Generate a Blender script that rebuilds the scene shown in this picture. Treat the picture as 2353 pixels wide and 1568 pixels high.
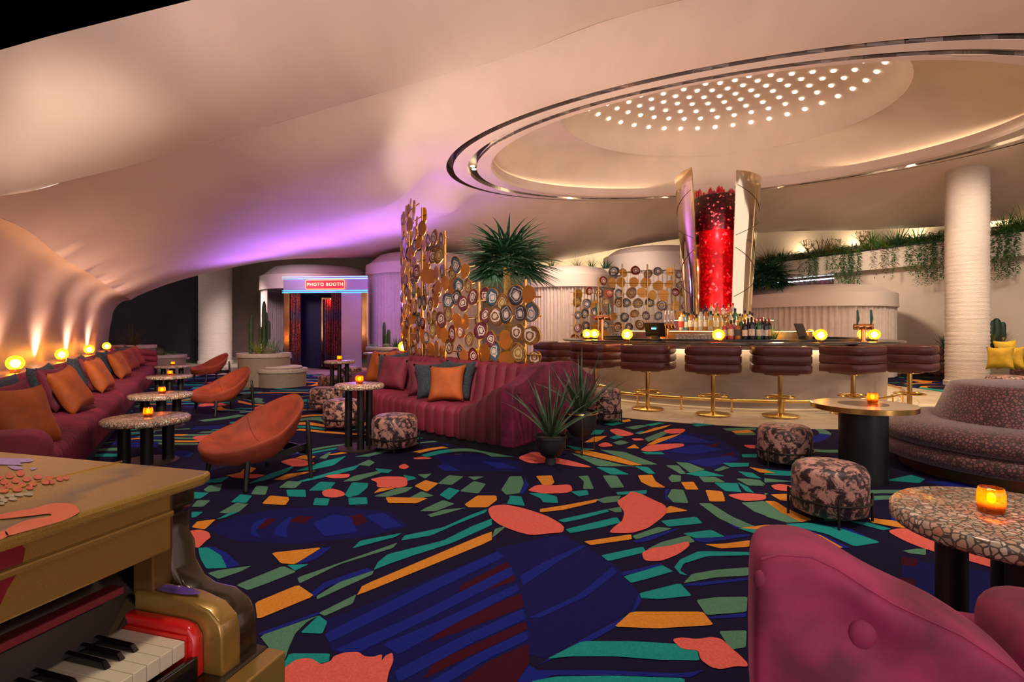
import bpy, bmesh, math, random
import numpy as np
from mathutils import Vector, Matrix, geometry
random.seed(7)
PI = math.pi
for o in list(bpy.data.objects): bpy.data.objects.remove(o)
S = bpy.context.scene
COL = S.collection
# ---------------------------------------------------------------- camera
F, HZ, HC, CX = 1250.0, 757.0, 1.27, 1176.5          # focal length in px, horizon row, eye height
cd = bpy.data.cameras.new('camera'); cam = bpy.data.objects.new('camera', cd); COL.objects.link(cam)
cd.sensor_width = 36; cd.lens = 36*F/2353; cd.shift_y = -(784-HZ)/2353; cd.clip_start = 0.02; cd.clip_end = 200
cam.location = (0, 0, HC); cam.rotation_euler = (PI/2, 0, 0); S.camera = cam
# ---------------------------------------------------------------- world, exposure, lights
wd = bpy.data.worlds.new('world'); S.world = wd; wd.use_nodes = True
bg = wd.node_tree.nodes['Background']; bg.inputs[0].default_value = (1.0, 0.80, 0.76, 1); bg.inputs[1].default_value = 0.62
S.view_settings.view_transform = 'Standard'; S.view_settings.look = 'None'
S.view_settings.exposure = 0.92; S.view_settings.gamma = 1; S.view_settings.use_curve_mapping = False
CB = Vector((4.3, 11.4, 0))                             # centre of the round bar
def light(kind, loc, power, color, size=0.1, name='lamp_light', rot=None, spot=None, blend=0.5, sy=None):
    l = bpy.data.lights.new(name, kind); l.energy = power; l.color = color
    if kind == 'AREA':
        l.size = size
        if sy: l.shape = 'RECTANGLE'; l.size_y = sy
    else: l.shadow_soft_size = size
    if kind == 'SPOT': l.spot_size = spot; l.spot_blend = blend
    o = bpy.data.objects.new(name, l); COL.objects.link(o); o.location = loc
    if rot: o.rotation_euler = rot
    return o
def aim(o, tgt): o.rotation_euler = (Vector(tgt)-o.location).to_track_quat('-Z', 'Y').to_euler()
# recessed downlights in the slot of the ceiling ring (ellipse frame of the ring)
EC = Vector((4.33, 11.0, 0)); EA = Vector((-0.9095, 0.4157, 0)); EB = Vector((0.4157, 0.9095, 0))
def ell(a, b, t, z): return EC + EA*(a*math.cos(t)) + EB*(b*math.sin(t)) + Vector((0, 0, z))
for k in range(12):
    p = ell(5.5, 3.66, k*PI/6+0.2, 4.92)
    light('SPOT', p, 230, (1, 0.72, 0.45), 0.06, 'downlight_beam', (0, 0, 0), math.radians(95), 0.7)
# unseen spots added high in front of the canopy to brighten the seating
for x, y, pw in [(-3.0, 2.6, 170), (0.2, 2.6, 300), (2.6, 1.2, 110), (-4.6, 5.0, 60)]:
    light('SPOT', (x, y, 6.4), pw, (1, 0.80, 0.66), 0.25, 'added_seat_spot', (0, 0, 0), math.radians(75), 0.8)
for (x, y), tg, pw in [((-2.4, 2.0), (-5.0, 6.6, 0.4), 800), ((-1.4, 2.0), (-6.6, 10.5, 0.4), 1500), ((-1.6, 2.6), (-2.4, 5.2, 0.4), 420), ((-0.6, 2.4), (-1.0, 7.2, 0.5), 900), ((0.8, 2.4), (-4.2, 9.2, 0.3), 900), ((1.5, 2.2), (1.0, 5.6, 0.5), 300), ((3.4, 2.0), (4.2, 4.9, 0.5), 330), ((2.6, 2.2), (2.4, 4.0, 0.2), 220)]:
    o = light('SPOT', (x, y-0.6, 4.4), pw*0.8, (1, 0.80, 0.64), 0.12, 'added_seat_spot', None, math.radians(30), 0.9); aim(o, tg)
# spots added to brighten the right column, the plant wall and the booth walkway
for P_, tg, pw, cc in [((8.6, 9.0, 4.75), (10.6, 13.2, 2.2), 420, (1, 0.80, 0.62)), ((7.0, 13.6, 4.7), (10.2, 16.0, 2.6), 420, (1, 0.80, 0.60)), ((10.2, 8.4, 4.7), (11.8, 10.6, 0.6), 260, (1, 0.78, 0.6)), ((-8.3, 16.6, 2.95), (-9.6, 19.6, 0.9), 380, (1, 0.85, 0.8)), ((-5.6, 14.0, 3.5), (-6.0, 13.0, 0.3), 130, (1, 0.82, 0.7)), ((-2.5, 13.0, 4.2), (-4.0, 14.5, 0.4), 150, (1, 0.75, 0.8)), ((-6.3, 14.2, 3.3), (-7.6, 18.6, 1.6), 260, (1, 0.72, 0.9)), ((1.2, 14.0, 4.5), (1.6, 18.0, 1.8), 260, (1, 0.8, 0.66)), ((3.0, 16.0, 4.5), (4.6, 20.5, 2.2), 260, (1, 0.8, 0.66))]:
    o = light('SPOT', P_, pw, cc, 0.35, 'added_accent_spot', None, math.radians(62), 0.9); aim(o, tg)
for da in (-0.5, 0.5):
    a_ = math.atan2(-CB.y, -CB.x)+da; light('POINT', (CB.x+2.1*math.cos(a_), CB.y+2.1*math.sin(a_), 1.62), 16, (1, 0.70, 0.34), 0.08, 'bottle_fill_light')  # unseen points added to make the bottles glow
# rose wash on the canopy, from low fill spots added behind the camera
for x, y in [(-5.0, -5.0), (1.0, -5.0), (7, -5.0)]:
    o = light('SPOT', (x, y, 0.3), 1500, (1, 0.76, 0.74), 1.2, 'canopy_front_fill', None, math.radians(64), 1.0); aim(o, (x*0.7, 5.0, 5.6))
# canopy fill added over the shelf; uplights on the ledge behind the long sofa
for x, y in [(0.4, 6.9), (-1.1, 8.0), (-1.9, 9.6), (-2.1, 11.2)]:
    light('SPOT', (x+0.5, y+0.3, 0.95), 95, (1, 0.80, 0.68), 0.5, 'shelf_canopy_fill', (PI, 0, 0), math.radians(150), 1.0)
for s_ in (6.9, 8.6, 10.6, 12.8, 15.0): light('SPOT', (0.866*-1.98-0.5*s_, 0.5*-1.98+0.866*s_, 0.82), 14 if s_ < 7 else 36 if s_ < 9 else 52, (1, 0.66, 0.52), 0.1, 'ledge_uplight', (PI, 0, 0), math.radians(120), 0.9)
# purple wash by the photo booth
for x, y in [(-5.4, 15.9), (-3.3, 15.3), (-7.2, 16.2)]:
    o = light('SPOT', (x, y, 1.4), 300, (0.40, 0.16, 1), 0.3, 'purple_wash', None, math.radians(95), 1.0); aim(o, (x+0.6, 14.2, 4.2))
light('POINT', (-4.4, 15.4, 2.2), 30, (0.45, 0.2, 1), 0.2, 'purple_wash')
# warm cove light behind the plant ledge
for k in range(5):
    t = k/4; light('AREA', (9.6+t*3.4+1.25, 19.4-t*6.8+0.6, 3.99), 22, (1, 0.76, 0.46), 2.0, 'cove_light', (PI, 0, 0), sy=0.15)
for x in (2.2, 4.6, 7.0): light('AREA', (x, 23.0, 3.2), 45, (1, 0.76, 0.46), 1.8, 'cove_light', (PI, 0, 0), sy=0.2)

def G(u, v, z=0.0):
    Y = F*(HC-z)/(v-HZ); return Vector(((u-CX)/F*Y, Y, z))
def W(u, v, Y): return Vector(((u-CX)/F*Y, Y, HC+(HZ-v)/F*Y))
# ---------------------------------------------------------------- helpers
class MB:
    def __init__(s): s.v = []; s.f = []; s.m = []; s.mi = 0
    def add(s, vs, fs):
        b = len(s.v); s.v += [tuple(p) for p in vs]; s.f += [tuple(i+b for i in f) for f in fs]; s.m += [s.mi]*len(fs); return s
    def box(s, x0, x1, y0, y1, z0, z1, M=None):
        vs = [Vector(p) for p in [(x0,y0,z0),(x1,y0,z0),(x1,y1,z0),(x0,y1,z0),(x0,y0,z1),(x1,y0,z1),(x1,y1,z1),(x0,y1,z1)]]
        if M: vs = [M@p for p in vs]
        return s.add(vs, [(3,2,1,0),(4,5,6,7),(0,1,5,4),(1,2,6,5),(2,3,7,6),(3,0,4,7)])
    def lathe(s, pr, n=24, c=(0,0,0), a0=0.0, a1=2*PI, caps=True, M=None):
        full = abs(a1-a0-2*PI) < 1e-6; k = n if full else n+1; vs = []
        for r, z in pr:
            for i in range(k):
                a = a0+(a1-a0)*i/n; p = Vector((c[0]+r*math.cos(a), c[1]+r*math.sin(a), c[2]+z)); vs.append(M@p if M else p)
        fs = []
        for j in range(len(pr)-1):
            for i in range(n):
                i2 = (i+1) % k; fs.append((j*k+i, j*k+i2, (j+1)*k+i2, (j+1)*k+i))
        if caps and full:
            if pr[0][0] > 1e-5: fs.append(tuple(range(k))[::-1])
            if pr[-1][0] > 1e-5: fs.append(tuple((len(pr)-1)*k+i for i in range(k)))
        return s.add(vs, fs)
    def tube(s, pts, r, n=8, closed=False):
        pts = [Vector(p) for p in pts]; rs = r if isinstance(r, (list, tuple)) else [r]*len(pts); vs = []; m = len(pts)
        for i, p in enumerate(pts):
            t = (pts[(i+1) % m]-pts[i-1]) if closed else (pts[min(i+1, m-1)]-pts[max(i-1, 0)])
            t.normalize(); up = Vector((0,0,1)) if abs(t.z) < 0.95 else Vector((1,0,0))
            a = t.cross(up).normalized(); b = a.cross(t)
            for k in range(n): an = 2*PI*k/n; vs.append(p+(a*math.cos(an)+b*math.sin(an))*rs[i])
        fs = []
        for i in range(m if closed else m-1):
            for k in range(n):
                j = (i+1) % m; fs.append((i*n+k, i*n+(k+1) % n, j*n+(k+1) % n, j*n+k))
        if not closed: fs += [tuple(range(n)), tuple((m-1)*n+k for k in range(n))[::-1]]
        return s.add(vs, fs)
    def grid(s, rows, close_u=False, close_v=False):
        nr, nc = len(rows), len(rows[0]); vs = [p for r in rows for p in r]; fs = []
        for i in range(nr if close_v else nr-1):
            for j in range(nc if close_u else nc-1):
                i2, j2 = (i+1) % nr, (j+1) % nc; fs.append((i*nc+j, i*nc+j2, i2*nc+j2, i2*nc+j))
        return s.add(vs, fs)
    def prism(s, poly, fn0, fn1):               # poly in 2D -> two rings
        n = len(poly); vs = [fn0(p) for p in poly]+[fn1(p) for p in poly]
        fs = [tuple(range(n))[::-1], tuple(range(n, 2*n))]+[(i, (i+1) % n, n+(i+1) % n, n+i) for i in range(n)]
        return s.add(vs, fs)
    def sphere(s, c, r, n=16, m=10, sz=1.0):
        return s.lathe([(max(r*math.sin(PI*i/m), 1e-6), -r*math.cos(PI*i/m)*sz) for i in range(m+1)], n, c, caps=False)
    def mesh(s, name, mats, smooth=True, fix=True):
        me = bpy.data.meshes.new(name); me.from_pydata(s.v, [], s.f)
        for m in (mats if isinstance(mats, (list, tuple)) else [mats]): me.materials.append(m)
        if any(s.m): me.polygons.foreach_set('material_index', s.m)
        if fix:
            bm = bmesh.new(); bm.from_mesh(me); bmesh.ops.remove_doubles(bm, verts=bm.verts, dist=1e-5); bmesh.ops.recalc_face_normals(bm, faces=bm.faces); bm.to_mesh(me); bm.free()
        if smooth: me.polygons.foreach_set('use_smooth', [True]*len(me.polygons))
        me.update(); return me
    def build(s, name, mats, parent=None, smooth=True, bevel=0, fix=True, seg=2, auto=None):
        o = bpy.data.objects.new(name, s.mesh(name, mats, smooth, fix)); COL.objects.link(o)
        if parent: o.parent = parent
        if bevel:
            b = o.modifiers.new('bevel', 'BEVEL'); b.width = bevel; b.segments = seg; b.limit_method = 'ANGLE'; b.angle_limit = 0.6
        if auto is not None: sharp(o, auto)
        elif smooth and bevel == 0: sharp(o, 0.75)
        return o
def sharp(o, ang):
    me = o.data; bm = bmesh.new(); bm.from_mesh(me)
    for e in bm.edges:
        if len(e.link_faces) == 2 and e.calc_face_angle(0) > ang: e.smooth = False
    bm.to_mesh(me); bm.free()
def tag(o, label, cat, group=None, kind=None):
    if label: o['label'] = label
    if cat: o['category'] = cat
    if group: o['group'] = group
    if kind: o['kind'] = kind
    return o
def thing(name, label, cat, loc=(0,0,0), rz=0, group=None):
    o = bpy.data.objects.new(name, None); COL.objects.link(o); o.location = loc; o.rotation_euler = (0, 0, rz); o.empty_display_size = 0.05
    return tag(o, label, cat, group)
def inst(name, me, parent=None, loc=(0,0,0), rot=(0,0,0), sc=None):
    o = bpy.data.objects.new(name, me); COL.objects.link(o)
    if parent: o.parent = parent
    o.location = loc; o.rotation_euler = rot
    if sc: o.scale = (sc, sc, sc) if isinstance(sc, (int, float)) else sc
    return o
def dup(root, loc, rz, label, group=None, sc=None):
    r = root.copy(); COL.objects.link(r); r.location = loc; r.rotation_euler = (0, 0, rz); r['label'] = label
    if group: r['group'] = group
    if sc: r.scale = (sc, sc, sc)
    for ch in list(root.children):
        c = ch.copy(); COL.objects.link(c); c.parent = r
        for g in list(ch.children):
            d = g.copy(); COL.objects.link(d); d.parent = c
    return r
ORD = 'first second third fourth fifth sixth seventh eighth ninth tenth eleventh twelfth thirteenth fourteenth fifteenth sixteenth seventeenth eighteenth nineteenth twentieth twenty-first twenty-second twenty-third twenty-fourth'.split()
CNT = {}
def nth(key): CNT[key] = CNT.get(key, 0)+1; return ORD[CNT[key]-1]
def struct(o): o['kind'] = 'structure'; return o
# ---------------------------------------------------------------- materials
MATS = {}
def mat(name, col, rough=0.5, metal=0.0, var=0.0, scale=5.0, bump=0.0, bscale=40.0, sheen=0.0, emit=None, es=0.0, coat=0.0, spec=None, col2=None, stretch=None, trans=0.0, lo=0.35, hi=0.65):
    if name in MATS: return MATS[name]
    m = bpy.data.materials.new(name); m.use_nodes = True; nt = m.node_tree; b = nt.nodes['Principled BSDF']; MATS[name] = m
    c4 = lambda c: (c[0], c[1], c[2], 1)
    b.inputs['Base Color'].default_value = c4(col); b.inputs['Roughness'].default_value = rough; b.inputs['Metallic'].default_value = metal
    if sheen: b.inputs['Sheen Weight'].default_value = sheen; b.inputs['Sheen Roughness'].default_value = 0.35; b.inputs['Sheen Tint'].default_value = c4([min(1, x*2.2+0.12) for x in col])
    if coat: b.inputs['Coat Weight'].default_value = coat; b.inputs['Coat Roughness'].default_value = 0.1
    if spec is not None: b.inputs['Specular IOR Level'].default_value = spec
    if trans: b.inputs['Transmission Weight'].default_value = trans
    if emit: b.inputs['Emission Color'].default_value = c4(emit); b.inputs['Emission Strength'].default_value = es
    tc = nt.nodes.new('ShaderNodeTexCoord'); mp = nt.nodes.new('ShaderNodeMapping'); nt.links.new(tc.outputs['Object'], mp.inputs[0])
    if stretch: mp.inputs['Scale'].default_value = stretch
    if var or col2:
        n = nt.nodes.new('ShaderNodeTexNoise'); n.inputs['Scale'].default_value = scale; n.inputs['Detail'].default_value = 6; nt.links.new(mp.outputs[0], n.inputs['Vector'])
        r = nt.nodes.new('ShaderNodeValToRGB'); nt.links.new(n.outputs['Fac'], r.inputs[0])
        r.color_ramp.elements[0].position = lo; r.color_ramp.elements[1].position = hi
        a = [x*(1-var) for x in col]; z = [min(1, x*(1+var)) for x in col]
        if col2: a, z = col, col2
        r.color_ramp.elements[0].color = c4(a); r.color_ramp.elements[1].color = c4(z); nt.links.new(r.outputs[0], b.inputs['Base Color'])
    if bump:
        n2 = nt.nodes.new('ShaderNodeTexNoise'); n2.inputs['Scale'].default_value = bscale; n2.inputs['Detail'].default_value = 4; nt.links.new(mp.outputs[0], n2.inputs['Vector'])
        bp = nt.nodes.new('ShaderNodeBump'); bp.inputs['Strength'].default_value = bump; bp.inputs['Distance'].default_value = 0.02; nt.links.new(n2.outputs['Fac'], bp.inputs['Height']); nt.links.new(bp.outputs[0], b.inputs['Normal'])
    return m
def emis(name, col, st):
    if name in MATS: return MATS[name]
    m = bpy.data.materials.new(name); m.use_nodes = True; nt = m.node_tree; nt.nodes.clear(); MATS[name] = m
    e = nt.nodes.new('ShaderNodeEmission'); e.inputs[0].default_value = (*col, 1); e.inputs[1].default_value = st
    o = nt.nodes.new('ShaderNodeOutputMaterial'); nt.links.new(e.outputs[0], o.inputs[0]); return m
def ramp(nt, src, stops, interp='CONSTANT'):
    r = nt.nodes.new('ShaderNodeValToRGB'); r.color_ramp.interpolation = interp
    while len(r.color_ramp.elements) < len(stops): r.color_ramp.elements.new(0.5)
    for e, (p, c) in zip(r.color_ramp.elements, stops): e.position = p; e.color = (*c, 1)
    nt.links.new(src, r.inputs[0]); return r
def math_n(nt, op, a, b=None, c=None):
    n = nt.nodes.new('ShaderNodeMath'); n.operation = op
    for i, x in enumerate((a, b, c)):
        if x is None: continue
        if isinstance(x, (int, float)): n.inputs[i].default_value = x
        else: nt.links.new(x, n.inputs[i])
    return n.outputs[0]
PLASTER = mat('plaster', (0.70, 0.565, 0.475), 0.75, var=0.05, scale=1.3, bump=0.03, bscale=3, stretch=(1, 0.25, 1))
PLASTER_IN = mat('plaster_dome', (0.74, 0.61, 0.49), 0.7, var=0.04, scale=1.5)
CREAM = mat('cream_wall', (0.70, 0.59, 0.48), 0.8, var=0.04, scale=2)
BROWNW = mat('brown_wall', (0.20, 0.13, 0.10), 0.8, var=0.08, scale=2)
DARKW = mat('dark_wall', (0.012, 0.009, 0.010), 0.8, var=0.2, scale=2)
BLACK = mat('black_void', (0.001, 0.001, 0.001), 1.0, spec=0.0)
BURG = mat('burgundy_velvet', (0.16, 0.008, 0.027), 0.72, var=0.3, scale=4, sheen=0.12)
BURGP = mat('burgundy_plain_velvet', (0.135, 0.007, 0.040), 0.7, var=0.45, scale=7, sheen=0.12, bump=0.12, bscale=14)
PLUMN = mat('plum_nap_velvet', (0.25, 0.017, 0.070), 0.7, var=0.45, scale=7, sheen=0.15, bump=0.12, bscale=14)
NAVYB = mat('dark_plinth', (0.006, 0.005, 0.009), 0.6)
RUST = mat('rust_velvet', (0.24, 0.030, 0.008), 0.75, var=0.25, scale=6, sheen=0.12)
ORANGE = mat('orange_velvet', (0.34, 0.072, 0.008), 0.75, var=0.2, scale=7, sheen=0.12)
BLUEC = mat('charcoal_blue_fabric', (0.022, 0.030, 0.042), 0.85, var=0.5, scale=60, sheen=0.3, bump=0.4, bscale=90)
PLUM = mat('plum_velvet', (0.13, 0.009, 0.026), 0.75, var=0.3, scale=6, sheen=0.2)
YELL = mat('mustard_velvet', (0.50, 0.30, 0.01), 0.7, var=0.2, scale=6, sheen=0.4)
BLKM = mat('black_metal', (0.006, 0.005, 0.005), 0.4)
BRASS = mat('brass', (0.75, 0.47, 0.14), 0.22, 1.0, var=0.08, scale=4)
GOLD = mat('polished_gold', (0.85, 0.66, 0.36), 0.10, 1.0)
GOLDD = mat('gold_leaf_disc', (0.55, 0.28, 0.07), 0.38, 0.85, var=0.1, scale=3)
LEATH = mat('oxblood_leather', (0.095, 0.020, 0.018), 0.42, var=0.15, scale=5)
CONC = mat('polished_concrete', (0.15, 0.115, 0.105), 0.45, col2=(0.38, 0.31, 0.28), scale=1.3, stretch=(0.6, 0.6, 1.8), lo=0.3, hi=0.7)
STONE = mat('dark_stone_top', (0.05, 0.035, 0.03), 0.18, var=0.3, scale=20)
MOSAIC = mat('shell_mosaic', (0.45, 0.37, 0.24), 0.5, col2=(0.62, 0.54, 0.4), scale=60, bump=0.4, bscale=60)
TENT = mat('pleated_linen', (0.60, 0.50, 0.44), 0.85, var=0.06, scale=8)
TENTV = mat('plain_linen', (0.64, 0.54, 0.47), 0.85, var=0.03, scale=20, stretch=(6, 6, 0.3))
COLM = mat('ribbed_plaster', (0.72, 0.62, 0.53), 0.8, var=0.05, scale=10, bump=1.0, bscale=22, stretch=(0.5, 0.5, 6))
TERR = mat('sand_terrazzo', (0.22, 0.165, 0.115), 0.7, var=0.5, scale=140)
TERRT = mat('pale_terrazzo_cap', (0.40, 0.33, 0.27), 0.6, var=0.4, scale=120)
def green(n, c): return mat(n, c, 0.5, var=0.35, scale=9)
GR1 = green('leaf_dark_green', (0.018, 0.085, 0.038)); GR2 = green('leaf_green', (0.07, 0.21, 0.035)); GR3 = green('leaf_lime', (0.20, 0.24, 0.02))
GR4 = green('leaf_aloe', (0.045, 0.085, 0.045)); GR5 = green('leaf_olive', (0.11, 0.10, 0.02)); CACT = mat('cactus_skin', (0.030, 0.055, 0.020), 0.6, var=0.3, scale=30)
TWIG = mat('dry_twig', (0.30, 0.19, 0.04), 0.8, var=0.3, scale=20)
WARM = emis('warm_led', (1, 0.60, 0.18), 26.0); WARMS = emis('warm_led_soft', (1, 0.72, 0.38), 1.2)
def terrazzo(name, s, grout, cols):
    m = bpy.data.materials.new(name); m.use_nodes = True; nt = m.node_tree; b = nt.nodes['Principled BSDF']; b.inputs['Roughness'].default_value = 0.22
    tc = nt.nodes.new('ShaderNodeTexCoord')
    nz = nt.nodes.new('ShaderNodeTexNoise'); nz.inputs['Scale'].default_value = s*0.8; nt.links.new(tc.outputs['Object'], nz.inputs['Vector'])
    va = nt.nodes.new('ShaderNodeMixRGB'); va.blend_type = 'ADD'; va.inputs[0].default_value = 0.6/s; nt.links.new(tc.outputs['Object'], va.inputs[1]); nt.links.new(nz.outputs['Color'], va.inputs[2])
    v1 = nt.nodes.new('ShaderNodeTexVoronoi'); v1.inputs['Scale'].default_value = s; nt.links.new(va.outputs[0], v1.inputs['Vector'])
    v2 = nt.nodes.new('ShaderNodeTexVoronoi'); v2.feature = 'DISTANCE_TO_EDGE'; v2.inputs['Scale'].default_value = s; nt.links.new(va.outputs[0], v2.inputs['Vector'])
    sp = nt.nodes.new('ShaderNodeSeparateColor'); nt.links.new(v1.outputs['Color'], sp.inputs[0])
    n = len(cols); r = ramp(nt, sp.outputs[0], [(i/n, c) for i, c in enumerate(cols)])
    e = ramp(nt, v2.outputs['Distance'], [(0, (0, 0, 0)), (0.09, (1, 1, 1))])
    mx = nt.nodes.new('ShaderNodeMixRGB'); nt.links.new(e.outputs[0], mx.inputs[0]); mx.inputs[1].default_value = (*grout, 1); nt.links.new(r.outputs[0], mx.inputs[2]); nt.links.new(mx.outputs[0], b.inputs['Base Color'])
    return m
TZ = terrazzo('pebble_terrazzo', 40, (0.12, 0.095, 0.07), [(0.62, 0.45, 0.32), (0.52, 0.25, 0.16), (0.74, 0.60, 0.46), (0.60, 0.36, 0.25), (0.52, 0.40, 0.29)])
def crushed(name, s, dark, light_):
    m = bpy.data.materials.new(name); m.use_nodes = True; nt = m.node_tree; b = nt.nodes['Principled BSDF']; b.inputs['Roughness'].default_value = 0.5
    b.inputs['Sheen Weight'].default_value = 0.08
    tc = nt.nodes.new('ShaderNodeTexCoord'); n = nt.nodes.new('ShaderNodeTexNoise'); n.inputs['Scale'].default_value = s; n.inputs['Detail'].default_value = 9; n.inputs['Roughness'].default_value = 0.76; n.inputs['Distortion'].default_value = 0.7
    nt.links.new(tc.outputs['Object'], n.inputs['Vector'])
    r = ramp(nt, n.outputs['Fac'], [(0.47, dark), (0.50, [0.3*x for x in light_]), (0.52, light_), (0.70, [min(1, 1.25*x) for x in light_])], 'LINEAR'); nt.links.new(r.outputs[0], b.inputs['Base Color']); return m
CRUSH = crushed('crushed_velvet', 14, (0.014, 0.002, 0.003), (0.40, 0.20, 0.165))
CRUSH2 = crushed('crushed_plum_velvet', 9, (0.022, 0.004, 0.006), (0.17, 0.065, 0.065))
def reptile():
    m = bpy.data.materials.new('reptile_velvet'); m.use_nodes = True; nt = m.node_tree; b = nt.nodes['Principled BSDF']; b.inputs['Roughness'].default_value = 0.6
    b.inputs['Sheen Weight'].default_value = 0.4
    tc = nt.nodes.new('ShaderNodeTexCoord'); v = nt.nodes.new('ShaderNodeTexVoronoi'); v.feature = 'DISTANCE_TO_EDGE'; v.inputs['Scale'].default_value = 38; nt.links.new(tc.outputs['Object'], v.inputs['Vector'])
    r = ramp(nt, v.outputs['Distance'], [(0.0, (0.030, 0.006, 0.008)), (0.10, (0.035, 0.007, 0.009)), (0.2, (0.20, 0.065, 0.062))], 'LINEAR'); nt.links.new(r.outputs[0], b.inputs['Base Color']); return m
REPT = reptile()
def glassy(name, tint, fac, rough=0.12, diff=None):        # thin tinted glass: part see-through, part glowing-through, part gloss
    m = bpy.data.materials.new(name); m.use_nodes = True; nt = m.node_tree; nt.nodes.clear()
    t = nt.nodes.new('ShaderNodeBsdfTransparent'); t.inputs[0].default_value = (*tint, 1)
    d = nt.nodes.new('ShaderNodeBsdfTranslucent'); d.inputs[0].default_value = (*(diff or tint), 1)
    g = nt.nodes.new('ShaderNodeBsdfGlossy'); g.inputs['Roughness'].default_value = rough
    n = nt.nodes.new('ShaderNodeTexNoise'); n.inputs['Scale'].default_value = 90; tc = nt.nodes.new('ShaderNodeTexCoord'); nt.links.new(tc.outputs['Object'], n.inputs['Vector'])
    f = nt.nodes.new('ShaderNodeMapRange'); f.inputs[1].default_value = 0.35; f.inputs[2].default_value = 0.65; f.inputs[3].default_value = max(0, fac-0.25); f.inputs[4].default_value = min(1, fac+0.25); nt.links.new(n.outputs['Fac'], f.inputs[0])
    m1 = nt.nodes.new('ShaderNodeMixShader'); nt.links.new(f.outputs[0], m1.inputs[0]); nt.links.new(t.outputs[0], m1.inputs[1]); nt.links.new(d.outputs[0], m1.inputs[2])
    m2 = nt.nodes.new('ShaderNodeMixShader'); m2.inputs[0].default_value = 0.06; nt.links.new(m1.outputs[0], m2.inputs[1]); nt.links.new(g.outputs[0], m2.inputs[2])
    o = nt.nodes.new('ShaderNodeOutputMaterial'); nt.links.new(m2.outputs[0], o.inputs[0]); return m
AMBER = glassy('amber_crackle_glass', (1.0, 0.50, 0.06), 0.42, diff=(0.42, 0.16, 0.012))
AMBERC = glassy('amber_candle_glass', (1.0, 0.50, 0.03), 0.55, diff=(0.55, 0.21, 0.008))
CLEAR = glassy('clear_glass', (0.86, 0.86, 0.86), 0.12)
BULB = emis('bulb', (1, 0.76, 0.38), 40.0); FLAME = emis('candle_flame', (1, 0.66, 0.12), 30.0)
def agate(name, cols, off):
    m = bpy.data.materials.new(name); m.use_nodes = True; nt = m.node_tree; b = nt.nodes['Principled BSDF']; b.inputs['Roughness'].default_value = 0.15
    tc = nt.nodes.new('ShaderNodeTexCoord'); n = nt.nodes.new('ShaderNodeTexNoise'); n.inputs['Scale'].default_value = 9; n.inputs['Detail'].default_value = 3
    mp = nt.nodes.new('ShaderNodeMapping'); mp.inputs['Location'].default_value = (off, off*2, 0); nt.links.new(tc.outputs['Object'], mp.inputs[0]); nt.links.new(mp.outputs[0], n.inputs['Vector'])
    sx = nt.nodes.new('ShaderNodeSeparateXYZ'); nt.links.new(tc.outputs['Object'], sx.inputs[0])
    d = math_n(nt, 'SQRT', math_n(nt, 'ADD', math_n(nt, 'MULTIPLY', sx.outputs[0], sx.outputs[0]), math_n(nt, 'MULTIPLY', sx.outputs[2], sx.outputs[2])))
    d = math_n(nt, 'ADD', math_n(nt, 'MULTIPLY', d, 7.5), math_n(nt, 'MULTIPLY', math_n(nt, 'SUBTRACT', n.outputs['Fac'], 0.5), 0.85))
    k = len(cols); r = ramp(nt, d, [(0.0 if i == 0 else 0.12+0.7*i/k, c) for i, c in enumerate(cols)]); nt.links.new(r.outputs[0], b.inputs['Base Color']); return m
WH = (0.60, 0.52, 0.46); DK = (0.02, 0.012, 0.014)
AGATES = [agate('agate_plum', [WH, (0.10, 0.02, 0.03), WH, (0.16, 0.04, 0.06), (0.09, 0.02, 0.03), (0.12, 0.03, 0.04), (0.05, 0.01, 0.02)], 0),
          agate('agate_teal', [WH, (0.10, 0.20, 0.24), WH, (0.03, 0.07, 0.10), (0.05, 0.11, 0.15), (0.03, 0.06, 0.09), (0.02, 0.04, 0.05)], 3),
          agate('agate_umber', [(0.5, 0.4, 0.3), (0.14, 0.06, 0.03), WH, (0.16, 0.08, 0.03), (0.09, 0.04, 0.02), (0.14, 0.07, 0.03), (0.06, 0.03, 0.02)], 5),
          agate('agate_crimson', [WH, (0.20, 0.02, 0.02), WH, (0.13, 0.01, 0.012), (0.20, 0.02, 0.02), (0.08, 0.008, 0.01), (0.05, 0.01, 0.01)], 8),
          agate('agate_slate', [WH, (0.2, 0.18, 0.18), DK, (0.3, 0.28, 0.27), (0.05, 0.05, 0.06), (0.03, 0.035, 0.045), (0.02, 0.02, 0.03)], 11),
          agate('agate_ochre', [(0.5, 0.36, 0.16), (0.26, 0.15, 0.04), (0.45, 0.34, 0.18), (0.15, 0.08, 0.02), (0.26, 0.15, 0.05), (0.12, 0.06, 0.02), (0.08, 0.04, 0.01)], 14)]
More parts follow.
